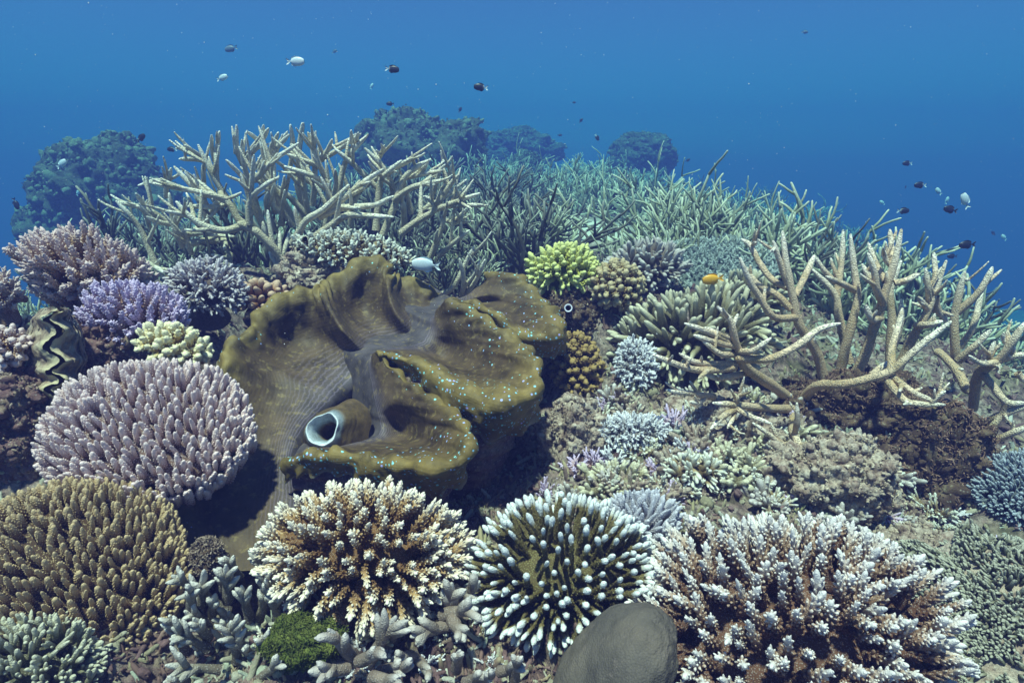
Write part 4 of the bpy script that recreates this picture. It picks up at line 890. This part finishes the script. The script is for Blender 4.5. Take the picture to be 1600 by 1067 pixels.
    add(B, [(1290, 390, 1.6), (1260, 460, 1.62), (1170, 560, 1.64)], 7, 6, .3)
    add(B, [(1180, 500, 1.68), (1270, 450, 1.62), (1400, 400, 1.58)], 10, 7, .2)
    add(B, [(1130, 560, 1.7), (1230, 570, 1.62), (1330, 530, 1.57), (1400, 500, 1.55)], 9, 6, .2)
    add(B, [(1180, 520, 1.68), (1200, 590, 1.6), (1260, 660, 1.57), (1330, 720, 1.55)], 8, 5, .3)
    add(B, [(960, 150, 1.9), (1000, 180, 1.86), (1060, 250, 1.8), (1100, 330, 1.76)], 9, 9, .2)
    add(B, [(1340, 250, 1.58), (1400, 300, 1.57)], 7, 6, .5)
    add(B, [(1320, 540, 1.58), (1320, 490, 1.57)], 5, 4, .7)
    add(B, [(1060, 130, 1.9), (1130, 30, 1.88), (1175, -160, 1.9)], 8, 5, .2)
    branch_coral('staghorn_coral', 'brown pale tipped staghorn coral cut by the right edge beside the algae pillar', P(1530, 620, 1.7), M['staghorn_right'], L, sides=12, wob=.22, rscale=.8, twigs=18, tw=(12, 40))
right_staghorn()

def left_staghorn():
    A = zmap(0, 150, 3.048); B = zmap(400, 150, 3.048); L = []
    def add(f, D, pts, r0, r1, t0=0.0, dz=.12):
        n = len(pts); L.append(([(*f(x, y), D - dz * k / max(1, n - 1)) for k, (x, y) in enumerate(pts)], r0, r1, t0))
    add(A, 2.5, [(1330, 900), (1330, 780), (1240, 660), (1150, 610)], 13, 9, 0, .15)
    for D, pts, r0, r1, t0 in [
        (2.36, [(1160, 615), (1070, 640), (980, 620), (900, 570), (842, 505)], 10, 6, .3), (2.3, [(910, 575), (850, 560), (792, 550)], 7, 5, .6),
        (2.4, [(1190, 630), (1130, 580), (1080, 500), (960, 460), (890, 400), (832, 338)], 10, 5.5, .2), (2.35, [(1080, 492), (990, 465), (860, 440), (715, 412)], 8, 5, .4),
        (2.35, [(1190, 610), (1190, 500), (1240, 440), (1325, 388)], 9, 5.5, .3), (2.32, [(1190, 510), (1200, 400), (1210, 283)], 7.5, 5, .4), (2.35, [(1190, 440), (1150, 380), (1078, 305)], 7.5, 5, .4),
        (2.55, [(1100, 520), (1050, 440), (1000, 350), (945, 235)], 8.5, 5, .2), (2.6, [(1030, 380), (1030, 280), (1045, 170)], 7, 5, .4), (2.6, [(1022, 310), (1008, 188)], 6, 4.5, .5), (2.55, [(965, 290), (882, 235)], 6.5, 4.5, .5),
        (2.6, [(960, 305), (910, 300), (856, 300)], 6, 4.5, .5), (2.55, [(1185, 420), (1160, 310), (1152, 210)], 7, 5, .4), (2.65, [(1160, 330), (1130, 260), (1126, 140)], 7, 5, .4), (2.65, [(1125, 270), (1113, 185)], 6, 4.5, .6),
        (2.5, [(1210, 400), (1250, 360), (1310, 300), (1420, 225)], 8, 5, .3), (2.6, [(1260, 360), (1310, 260), (1375, 185)], 7.5, 5, .4), (2.7, [(1230, 350), (1290, 250), (1325, 175)], 7, 5, .4),
        (2.7, [(1170, 300), (1240, 220), (1278, 155)], 7, 5, .4), (2.75, [(1258, 260), (1255, 138)], 6, 4.5, .5), (2.75, [(1250, 225), (1178, 170)], 6, 4.5, .5), (2.8, [(1390, 260), (1384, 138)], 6.5, 4.5, .5), (2.8, [(1425, 260), (1445, 130)], 6.5, 4.5, .5),
        (2.6, [(1490, 520), (1500, 360), (1478, 180)], 8, 5, .3), (2.45, [(1050, 460), (1060, 520), (900, 525)], 8, 6, .3), (2.5, [(1290, 700), (1230, 560), (1210, 480)], 10, 8, .1),
        (2.7, [(1300, 640), (1270, 520), (1275, 460)], 9, 6, .2), (2.7, [(1400, 620), (1330, 500), (1290, 400)], 10, 7, .1), (2.8, [(1440, 600), (1430, 420), (1440, 300)], 9, 5, .1),
        (2.7, [(1340, 610), (1340, 560), (1300, 500), (1310, 330)], 9, 5, .2), (2.75, [(1450, 560), (1380, 480), (1300, 420)], 9, 6, .2), (2.75, [(1500, 420), (1400, 360), (1350, 340)], 8, 6, .2),
        (2.5, [(760, 850), (700, 700), (660, 620), (612, 560), (555, 500)], 8, 5, .1), (2.5, [(870, 720), (830, 620), (806, 465)], 8, 5.5, .2), (2.5, [(830, 612), (760, 600), (700, 575)], 7, 5, .3), (2.55, [(800, 600), (700, 540), (556, 502)], 8, 5, .2),
        (2.55, [(760, 580), (690, 520), (648, 465)], 7, 5, .3), (2.45, [(912, 750), (890, 690), (870, 632)], 7, 5, .3), (2.6, [(720, 640), (690, 560), (660, 530)], 6, 4, .4), (2.6, [(900, 700), (1080, 690), (1090, 800), (1100, 860)], 9, 9, .1),
        (2.65, [(790, 480), (815, 345)], 6.5, 5, .5), (2.7, [(960, 520), (970, 420), (965, 330)], 7, 5, .3), (2.6, [(880, 660), (940, 650), (1040, 640)], 8, 7, .2), (2.7, [(740, 620), (720, 500), (700, 390)], 5.5, 4, .3), (2.75, [(840, 440), (760, 400), (660, 425)], 5.5, 4, .4),
        (2.45, [(640, 770), (720, 800), (780, 840)], 6, 6, .1), (2.6, [(980, 640), (980, 560), (930, 470)], 8, 6, .2)]:
        add(A, D, pts, r0, r1, t0)
    for D, pts, r0, r1, t0 in [
        (2.3, [(180, 700), (200, 660), (240, 590), (320, 540), (440, 425)], 11, 6, .2), (2.25, [(300, 575), (400, 500), (500, 420), (605, 348)], 9, 5.5, .3), (2.25, [(300, 575), (420, 530), (560, 520), (652, 478)], 9, 5.5, .3),
        (2.25, [(250, 695), (350, 620), (440, 565), (540, 570), (650, 575)], 10, 5.5, .2), (2.4, [(110, 890), (110, 760), (0, 640)], 10, 9, .1), (2.5, [(350, 420), (270, 380), (138, 335)], 8, 5, .3), (2.5, [(340, 410), (290, 300), (248, 175)], 8, 5, .3),
        (2.55, [(310, 340), (240, 310), (150, 278)], 7, 5, .4), (2.45, [(370, 480), (378, 350)], 7, 5, .5), (2.5, [(390, 460), (420, 330), (460, 260), (532, 185)], 8, 5, .3), (2.45, [(468, 250), (453, 165)], 6, 4.5, .6), (2.45, [(478, 240), (488, 175)], 5.5, 4.5, .6),
        (2.5, [(600, 460), (480, 340), (380, 255)], 8, 5, .3), (2.55, [(280, 330), (340, 260), (362, 208)], 7, 5, .4), (2.6, [(310, 305), (400, 250), (452, 210)], 6.5, 5, .4), (2.5, [(570, 640), (590, 420), (620, 370), (692, 308)], 9, 5, .1), (2.5, [(625, 375), (680, 330), (745, 296)], 6.5, 4.5, .5),
        (2.55, [(665, 500), (640, 400), (590, 320), (520, 250)], 8.5, 5, .2), (2.55, [(575, 310), (612, 235)], 6.5, 4.5, .5), (2.5, [(605, 660), (660, 520), (700, 400), (760, 340), (830, 302)], 9.5, 5, .1), (2.5, [(705, 390), (780, 375), (870, 355)], 7, 4.5, .4),
        (2.45, [(655, 495), (740, 435), (820, 415), (902, 398)], 8, 5, .3), (2.35, [(690, 655), (760, 600), (830, 560), (852, 530), (830, 495), (800, 478)], 9.5, 5, .1), (2.45, [(845, 550), (920, 430), (965, 375)], 8, 5, .3), (2.4, [(860, 540), (960, 500), (1065, 463)], 7, 4.5, .4),
        (2.4, [(880, 525), (980, 520), (1082, 518)], 6.5, 4.5, .4), (2.6, [(830, 500), (860, 400), (892, 305)], 7, 4.5, .3), (2.6, [(880, 470), (910, 400), (935, 318)], 6.5, 4.5, .4), (2.65, [(740, 560), (710, 430), (690, 380)], 7, 5, .2), (2.7, [(450, 640), (460, 520), (500, 440)], 8, 6, .2),
        (2.6, [(705, 640), (705, 560), (700, 500)], 8, 7, .2), (2.6, [(330, 640), (350, 500), (340, 420)], 8.5, 7, .1), (2.5, [(830, 770), (880, 640), (905, 520)], 8.5, 5, .1), (2.55, [(870, 760), (950, 690), (1015, 640)], 7, 4.5, .3), (2.5, [(830, 945), (930, 920), (1000, 790), (1040, 715)], 7.5, 5, .3),
        (2.5, [(980, 950), (990, 880), (970, 775)], 7, 4.5, .3), (2.5, [(1000, 945), (1050, 870), (1090, 780)], 7, 4.5, .3), (2.55, [(900, 590), (950, 600), (990, 565)], 6, 4, .4), (2.6, [(450, 480), (560, 400), (660, 330)], 7, 5, .3), (2.65, [(760, 620), (800, 540), (900, 480), (1000, 400)], 7, 4.5, .2),
        (2.7, [(250, 560), (230, 450), (220, 330)], 8, 5, .2), (2.7, [(180, 600), (120, 480), (60, 400)], 9, 6, .2), (2.7, [(90, 560), (60, 400), (30, 180)], 8, 5, .2), (2.75, [(60, 400), (100, 250), (150, 170)], 7, 4.5, .3), (2.75, [(200, 420), (205, 250), (220, 130)], 7, 4.5, .3), (2.8, [(160, 350), (180, 240), (163, 140)], 6.5, 4.5, .4)]:
        add(B, D, pts, r0, r1, t0)
    r = np.random.default_rng(12)
    branch_coral('staghorn_coral', 'large cream brown staghorn coral thicket spreading above the giant clam at the left', P(440, 430, 2.55), M['staghorn_cream'], L, sides=12, wob=.2, rscale=.7, twigs=260, tw=(22, 60), ztop=.14)
left_staghorn()

def blunt_corals():
    """thick smooth branching corals along the bottom edge"""
    T = zmap(400, 720, 3.0756); S = zmap(0, 720, 3.0756)
    def grow(f, cl, rg):
        L = []
        for (x, y, dx, dy, D, n) in cl:           # root, heading, size class
            L.append(([(*f(x, y), D), (*f(x + dx * .5, y + dy * .5), D - .02), (*f(x + dx, y + dy), D - .045)], 13, 7.5, .15))
            for k in range(n):
                q = rg.uniform(.35, .85); a = math.atan2(dy, dx) + (1 if k % 2 else -1) * rg.uniform(.5, 1.0); ln = math.hypot(dx, dy) * rg.uniform(.3, .5)
                x0, y0 = x + dx * q, y + dy * q
                L.append(([(*f(x0, y0), D - .045 * q), (*f(x0 + ln * .5 * math.cos(a), y0 + ln * .5 * math.sin(a)), D - .045 * q - .015), (*f(x0 + ln * math.cos(a), y0 + ln * math.sin(a)), D - .045 * q - .02)], 9.5, 5.5, .5))
        return L
    rg = np.random.default_rng(3)
    cl = [(1150, 560, -70, -100, 1.02, 3), (1290, 600, -60, -200, 1.02, 4), (1330, 780, 0, -180, 1.0, 4), (1100, 720, -200, -120, .99, 5), (1200, 760, -40, -160, .98, 4), (1140, 960, -30, -190, .93, 6), (1000, 900, -170, -100, .94, 5), (1060, 1000, -260, -20, .9, 5),
          (960, 860, -130, -20, .95, 4), (1250, 760, 40, -160, 1.0, 4), (980, 640, -150, -90, 1.02, 4), (1080, 620, -20, -90, 1.03, 4), (1250, 1040, 100, -80, .9, 3), (900, 1060, -110, 0, .88, 4), (1300, 960, -40, -120, .93, 3), (1010, 780, -120, -60, .97, 4)] + [(rg.uniform(880, 1330), rg.uniform(600, 1050), rg.uniform(-150, 40), rg.uniform(-190, -40), rg.uniform(.93, 1.02), int(rg.integers(3, 6))) for k in range(16)]
    branch_coral('finger_coral', 'grey white smooth blunt finger coral between tan plate and green algae', P(340, 1010, .98), M['grey_white'], grow(S, cl, rg), wob=.3, sides=12, rscale=.68)
    cl = [(480, 960, -130, -150, .88, 3), (440, 990, -180, 20, .87, 3), (520, 1000, 150, -250, .93, 4), (500, 960, 110, -50, .86, 2), (620, 900, 60, -130, .95, 2), (600, 1010, 150, -30, .86, 3), (560, 1040, 130, 20, .84, 3)]
    branch_coral('finger_coral', 'mauve grey smooth staghorn like coral below the cream tipped coral', P(560, 1040, .93), M['mauve_grey'], grow(T, cl, rg), wob=.25, sides=12)
    cl = [(920, 760, 20, -170, 1.0, 4), (900, 740, 160, -30, .97, 3), (930, 780, -180, 60, .97, 4), (960, 680, 110, -100, 1.02, 3), (940, 760, 60, 100, .95, 2), (850, 720, 20, -80, 1.03, 2)]
    branch_coral('finger_coral', 'shaded brown grey finger coral between the cream and olive corals', P(700, 975, 1.02), M['mauve_grey'], grow(T, cl, rg), wob=.25, sides=12)
    cl = [(780, 950, 60, 80, .93, 2), (760, 930, -90, 10, .93, 3), (1010, 1060, 100, -40, .88, 3), (1170, 1010, 120, -30, .88, 3), (1240, 1050, 20, -110, .87, 2), (960, 1000, 20, -90, .9, 3), (1080, 1060, 60, -40, .86, 3)]
    branch_coral('finger_coral', 'small dim mauve coral twigs at the bottom edge left of the grey boulder', P(720, 1050, .93), M['mauve_grey'], grow(T, cl, rg), wob=.25, sides=10, rscale=.8)
blunt_corals()

# ------------------------------------------------------------------ the staghorn thicket behind
def stag_mesh(seed, n0, size, mat, sides=6):
    r = np.random.default_rng(seed); mb = MB()
    def limb(p, d, L, R, lev, t0):
        m = 4; pts = [p]; dd = d
        for k in range(m):
            dd = nrm(dd + r.normal(0, .13, 3) + np.array([0, 0, .05])); pts.append(pts[-1] + dd * L / m)
        t1 = 1.0 if lev == 2 else min(1, t0 + .55)
        mb.add(*tube(pts, np.linspace(R, R * .62, m + 1), sides, t0, 1.0))
        if lev < 2:
            for q in range(r.integers(4, 8) if lev == 0 else r.integers(1, 4)):
                k = r.integers(1, m + 1); a = nrm(r.normal(0, 1, 3)); nd_ = nrm(dd * .8 + a * .75 + np.array([0, 0, .2]))
                limb(pts[k], nd_, L * r.uniform(.4, .7), R * .72, lev + 1, t0 + .25)
    for k in range(n0):
        a = k * 2.4 + r.uniform(0, 1); s = r.uniform(.2, 1.6); d = nrm(np.array([math.cos(a) * s, math.sin(a) * s, .8]))
        limb(np.array([math.cos(a), math.sin(a), 0]) * .14 * size * r.uniform(0, 1), d, size * r.uniform(.55, .9), .03 * size, 0, 0)
    return mb.mesh('staghorn_colony', mat)
def thicket():
    r = np.random.default_rng(31)
    kinds = {'far': [stag_mesh(200 + k, 13, .36, M['staghorn_far']) for k in range(5)], 'dark': [stag_mesh(300 + k, 15, .36, M['staghorn_dark']) for k in range(4)]}
    LB = {'far': 'pale green staghorn colony in the thicket receding behind the clam', 'dark': 'dusky grey staghorn colony in the thicket receding behind the clam'}
    GR = {'far': 'pale staghorn colonies of the thicket behind', 'dark': 'dusky staghorn colonies of the thicket behind'}
    def put(kind, p, s, label=None):
        o = bpy.data.objects.new('staghorn_colony', kinds[kind][int(r.integers(0, len(kinds[kind])))]); COL.objects.link(o)
        o.location = p; o.rotation_euler = (r.normal(0, .08), r.normal(0, .08), r.uniform(0, 6.28)); o.scale = (s, s, s * r.uniform(.85, 1.1))
        tag(o, label or LB[kind], 'coral', None if label else GR[kind])
    for kind, px, py, D, s, lb in [('far', 1075, 375, 3.1, 1.0, 'tall pale staghorn colony behind the flat table coral'), ('far', 1165, 372, 3.2, .95, 'pale green staghorn colony between the table coral and the right staghorn'), ('dark', 800, 375, 3.0, 1.3, 'broad dusky staghorn colony behind the lime dome coral'),
                               ('dark', 838, 352, 3.5, 1.0, 'dusky staghorn colony standing just left of the sand patch'), ('far', 962, 392, 2.9, .5, 'small pale staghorn colony in front of the sand patch'), ('dark', 715, 440, 2.6, .7, 'low dark staghorn colony behind the notch of the clam'), ('far', 1310, 460, 2.7, 1.15, 'green grey staghorn colony behind the right staghorn arms'),
                               ('far', 1430, 490, 2.6, 1.1, 'pale staghorn colony behind the right staghorn near the drop off'), ('far', 1545, 520, 2.5, .9, 'pale staghorn colony at the right edge behind the brown staghorn'), ('dark', 1240, 440, 2.9, 1.0, 'shaded staghorn colony behind the left arms of the right staghorn'),
                               ('far', 40, 445, 2.6, .6, 'small teal staghorn colony behind the pinkish coral at the left edge'), ('far', 110, 395, 3.2, .7, 'teal staghorn colony in front of the big dark mound'), ('dark', 235, 400, 2.9, .9, 'dusky staghorn colony behind the left end of the large staghorn')]:
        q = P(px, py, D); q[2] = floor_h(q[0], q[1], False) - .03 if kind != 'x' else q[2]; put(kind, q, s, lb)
    n = 0; pts = []
    for tr in range(9000):
        if n >= 225: break
        y = 2.7 * (13 / 2.7) ** (r.uniform(0, 1) ** .85); x = r.uniform(-.5, .85) * y * 1.25 - .1
        if x < -.30 * y and y > 5: continue
        if sand_at(x, y) > .3 or (abs(x / y - .135) < .1 and y < 4.9) or y < 2.7 or (x < -2.6 and y < 4): continue
        if y < 3.2 and -1.6 < x < .5 and r.random() < .6: continue
        if x > 1.35 + .46 * y: continue
        dmin = .2 + .04 * y
        if any((x - a) ** 2 + (y - b) ** 2 < dmin * dmin for a, b in pts): continue
        pts.append((x, y)); n += 1
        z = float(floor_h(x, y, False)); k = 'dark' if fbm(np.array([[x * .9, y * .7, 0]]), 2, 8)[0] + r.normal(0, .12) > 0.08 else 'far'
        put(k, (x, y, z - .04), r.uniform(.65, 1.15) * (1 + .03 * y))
thicket()

# ------------------------------------------------------------------ fish and drifting specks
def fish():
    def fm(name, c0, c1, c2=None):
        m, t, b = new_mat(name); g = nd(t, "ShaderNodeTexCoord").outputs["Object"]; sx = nd(t, "ShaderNodeSeparateXYZ"); t.links.new(g, sx.inputs[0])
        mr = nd(t, "ShaderNodeMapRange"); mr.inputs[1].default_value = -.5; mr.inputs[2].default_value = .5; t.links.new(sx.outputs[0], mr.inputs[0])
        c = ramp(t, mr.outputs[0], [(.0, c0), (.3, c1), (1.0, c2 or c1)]); c = mixc(t, .3, c, ramp(t, noise(t, 200, 2), [(.3, .6), (.7, 1.0)]), 'MULTIPLY')
        t.links.new(c, b.inputs["Base Color"]); b.inputs["Roughness"].default_value = .4; return m
    MT = {'white': fm('white_fish', (.6, .68, .74), (.62, .72, .8), (.7, .76, .8)), 'dark': fm('dark_fish', (.02, .02, .03), (.018, .018, .026)), 'two': fm('pied_fish', (.7, .75, .8), (.02, .02, .03)), 'gold': fm('gold_fish', (.8, .4, .02), (.8, .42, .02), (.7, .36, .03)),
          'grey': fm('grey_fish', (.2, .25, .3), (.16, .2, .26))}
    em, t, b = new_mat('fish_eye'); b.inputs["Base Color"].default_value = (.01, .01, .012, 1); b.inputs["Roughness"].default_value = .2
    tailw = {'white': 'white', 'dark': 'dark', 'two': 'white', 'gold': 'gold', 'grey': 'grey'}
    x = np.linspace(-.42, .5, 22); hgt = .27 * np.clip(1 - ((x - .1) / .46) ** 2, 0.02, 1) ** .55
    hgt = np.maximum(hgt * np.where(x < -.2, 1, 1), .035 * (x < 0)); wid = hgt * .42
    a = np.linspace(0, 2 * math.pi, 16, endpoint=False)
    body = np.stack([x[:, None] + 0 * a, wid[:, None] * np.cos(a), hgt[:, None] * np.sin(a)], -1)
    Bd = lambda: MB().add(body, grid_faces(22, 16, True))
    def fin(pts, th=.006):
        p = np.array(pts, float); n = len(p); V = np.concatenate([np.stack([p[:, 0], 0 * p[:, 0] + th, p[:, 1]], -1), np.stack([p[:, 0], 0 * p[:, 0] - th, p[:, 1]], -1)])
        T = [(0, k, k + 1) for k in range(1, n - 1)] + [(n, n + k + 1, n + k) for k in range(1, n - 1)]; Q = [(k, (k + 1) % n, n + (k + 1) % n, n + k) for k in range(n)]
        return MB().add(V, Q, T)
    tail = lambda: fin([(-.38, 0), (-.4, .045), (-.56, .17), (-.68, .19), (-.58, .04), (-.56, 0), (-.58, -.04), (-.68, -.19), (-.56, -.17), (-.4, -.045)])
    dors = lambda: fin([(.0, .2), (.28, .22), (.16, .31), (-.08, .33), (-.3, .24), (-.34, .1), (-.2, .12)])
    anal = lambda: fin([(-.05, -.2), (-.18, -.14), (-.33, -.08), (-.32, -.22), (-.14, -.32), (.02, -.27)])
    pect = lambda: fin([(.16, -.02), (.02, .02), (-.06, -.05), (.03, -.1)])
    eye = lambda s: MB().add(*blob((.36, s * .052, .035), .034, .02, .034, 8, 10, 0))
    PR = {}
    for k in MT:
        PR[k] = [('body', Bd().mesh('fish_body', MT[k])), ('tail_fin', tail().mesh('tail_fin', MT[tailw[k]])), ('dorsal_fin', dors().mesh('dorsal_fin', MT[k])), ('anal_fin', anal().mesh('anal_fin', MT[k])), ('eye', eye(1).mesh('eye', em)), ('eye', eye(-1).mesh('eye', em)), ('pectoral_fin', pect().mesh('pectoral_fin', MT[k]))]
    def swim(kind, px, py, ln, face, tilt, label, group=None, yaw=.0, parts=True):
        D = min(max((.07 if kind != 'grey' else .11) * F / ln, 1.5), 8.5)
        if D * ((533 - py) / F * CP - SP) > 1.3: D = 1.3 / ((533 - py) / F * CP - SP)
        D = {(663, 413): 1.95, (1112, 436): 1.78}.get((px, py), D)
        Lm = ln * D / F / 1.15; tc = P(px, py, D)
        dx = np.array([1.0, 0, 0]) * face; ang = math.radians(tilt)
        h = nrm(np.array([face * math.cos(ang) * math.cos(yaw), math.sin(yaw), math.sin(ang)])); s = nrm(np.cross([0, 0, 1.0], h)); u = np.cross(h, s)
        Mx = Matrix([[h[0], s[0], u[0], tc[0]], [h[1], s[1], u[1], tc[1]], [h[2], s[2], u[2], tc[2]], [0, 0, 0, 1]]) @ Matrix.Diagonal((Lm, Lm, Lm, 1))
        if parts:
            r_ = thing('reef_fish', (0, 0, 0), label, 'fish', group); r_.matrix_world = Mx
            for nm, me in PR[kind]:
                o = bpy.data.objects.new(nm, me); COL.objects.link(o); o.parent = r_
        else:
            if kind not in TINY:
                mb = Bd(); [mb.add(q.arrays()[0], q.arrays()[1], q.arrays()[2]) for q in (tail(), dors(), anal())]; TINY[kind] = mb.mesh('reef_fish', MT[kind])
            o = bpy.data.objects.new('reef_fish', TINY[kind]); COL.objects.link(o); o.matrix_world = Mx; tag(o, label, 'fish', group)
    TINY = {}
    for q in [('white', 663, 413, 44, -1, 5, 'pale silver fish hovering just above the giant clam'), ('gold', 1112, 436, 33, -1, -8, 'orange yellow fish in front of the flat table coral'), ('white', 463, 96, 28, 1, 0, 'bright white fish highest in the open water'),
              ('two', 614, 108, 22, 1, -6, 'dark fish with white tail right of the bright white fish'), ('two', 750, 136, 22, -1, 6, 'black fish with white tail above the lumpy far mound'), ('grey', 360, 76, 20, -1, -12, 'dim blue grey fish up left of the bright white fish'),
              ('white', 97, 255, 20, 1, 32, 'white fish tilted upward before the big dark mound'), ('white', 348, 121, 18, 1, 18, 'small faint white fish below the dim grey fish'), ('dark', 221, 215, 17, 1, 42, 'black fish tilted nose up above the dark mound'), ('two', 268, 233, 15, -1, 0, 'small black fish with white tail beside the staghorn tips'),
              ('dark', 25, 319, 18, 1, -78, 'black fish swimming nose down at the left edge'), ('two', 1417, 255, 15, -1, 0, 'black fish highest of the right hand shoal'), ('two', 1437, 289, 19, -1, 0, 'black fish with white tail second highest in the right shoal'), ('two', 1412, 329, 19, 1, 0, 'round black fish facing right in the right shoal'),
              ('dark', 1484, 327, 22, -1, 12, 'black fish near the large pale fish in the right shoal'), ('dark', 1510, 382, 25, -1, -4, 'largest black fish low in the right shoal'), ('white', 1466, 298, 14, -1, 42, 'small white fish between black fish of the right shoal'), ('white', 1508, 312, 26, -1, 60, 'long pale fish diving in the right shoal'), ('dark', 961, 306, 14, 1, 78, 'dark fish upright above the sand patch'),
              ('dark', 1487, 400, 15, -1, 0, 'dim dark fish low over the drop off')]: swim(*q)
    for kind, px, py, ln, fc, tl, lb in [('dark', 719, 171, 9, 1, 60, 'tiny dark fish over the left shoulder of the lumpy mound'), ('dark', 609, 162, 12, -1, 0, 'tiny dark fish above the top of the lumpy mound'), ('white', 581, 134, 9, 1, 60, 'tiny pale fish left below the white tailed fish'), ('white', 1568, 370, 12, -1, 40, 'tiny pale fish at the right edge of the shoal'),
              ('dark', 1552, 364, 9, -1, 40, 'tiny dark fish touching the pale edge fish'), ('white', 1378, 316, 10, -1, 30, 'tiny pale blue fish left of the right shoal'), ('dark', 1415, 292, 5, 1, 80, 'tiniest dark speck of a fish in the right shoal'), ('white', 122, 300, 10, 1, 60, 'tiny pale fish before the middle of the dark mound'), ('white', 1480, 312, 11, 1, 80, 'tiny white fish upright in the right shoal'),
              ('dark', 908, 188, 8, 1, 50, 'tiny dark fish high right of the lumpy mound'), ('dark', 875, 211, 7, 1, 0, 'tiny dark fish above the faintest low mound'), ('two', 933, 215, 11, 1, -60, 'tiny pied fish left of the faint rounded mound'), ('dark', 1075, 250, 8, 1, 30, 'tiny dark fish right of the faint rounded mound'), ('dark', 897, 160, 6, 1, 0, 'tiny dark fish alone in the middle water'), ('grey', 1258, 50, 10, 1, 0, 'tiny grey fish alone high in the right water'), ('grey', 523, 80, 9, 1, 30, 'tiny grey fish right of the bright white fish'), ('dark', 782, 262, 6, 1, 60, 'tiny dark fish right at the foot of the lumpy mound')]:
        swim(kind, px, py, ln, fc, tl, lb, parts=False)
fish()
def specks():
    r = np.random.default_rng(99); n = 4200; D = .55 * (5.5 / .55) ** r.uniform(0, 1, n); px = r.uniform(-100, 1700, n); py = r.uniform(-60, 560, n)
    p = np.stack([P(a, b, d) for a, b, d in zip(px, py, D)]); s = np.exp(r.normal(0, .45, n)) * .0002 * (1 + .35 * D)
    o = np.array([[1, 0, 0], [-1, 0, 0], [0, 1, 0], [0, -1, 0], [0, 0, 1], [0, 0, -1.0]]); f = np.array([[0, 2, 4], [2, 1, 4], [1, 3, 4], [3, 0, 4], [2, 0, 5], [1, 2, 5], [3, 1, 5], [0, 3, 5]])
    m, t, b = new_mat('drifting_specks'); b.inputs["Base Color"].default_value = (.75, .8, .8, 1)
    mb = MB().add((p[:, None] + o[None] * s[:, None, None]).reshape(-1, 3), None, (f[None] + (np.arange(n) * 6)[:, None, None]).reshape(-1, 3))
    tag(mb.build('drifting_specks', m), 'white specks of plankton drifting in the water', None, None, 'stuff')
specks()

# ------------------------------------------------------------------ the hazy sea water
def haze():
    x0, x1, y0, y1, z0, z1 = -32, 32, -4, 34, -6.5, 2.6
    V = [(x, y, z) for x in (x0, x1) for y in (y0, y1) for z in (z0, z1)]
    Q = [(0, 1, 3, 2), (4, 6, 7, 5), (0, 4, 5, 1), (2, 3, 7, 6), (0, 2, 6, 4), (1, 5, 7, 3)]
    m = bpy.data.materials.new('sea_haze'); m.use_nodes = True; t = m.node_tree; t.nodes.clear()
    pv = nd(t, "ShaderNodeVolumePrincipled"); out = nd(t, "ShaderNodeOutputMaterial")
    pv.inputs["Color"].default_value = (0.055, 0.066, 0.25, 1); pv.inputs["Density"].default_value = HAZE
    pv.inputs["Absorption Color"].default_value = (0.0, 0.55, 0.55, 1); pv.inputs["Anisotropy"].default_value = 0.0
    t.links.new(pv.outputs[0], out.inputs["Volume"])
    o = MB().add(V, Q).build('haze', m, smooth=False); tag(o, 'hazy blue sea water', None, None, 'stuff')
HAZE = 0.17
haze()
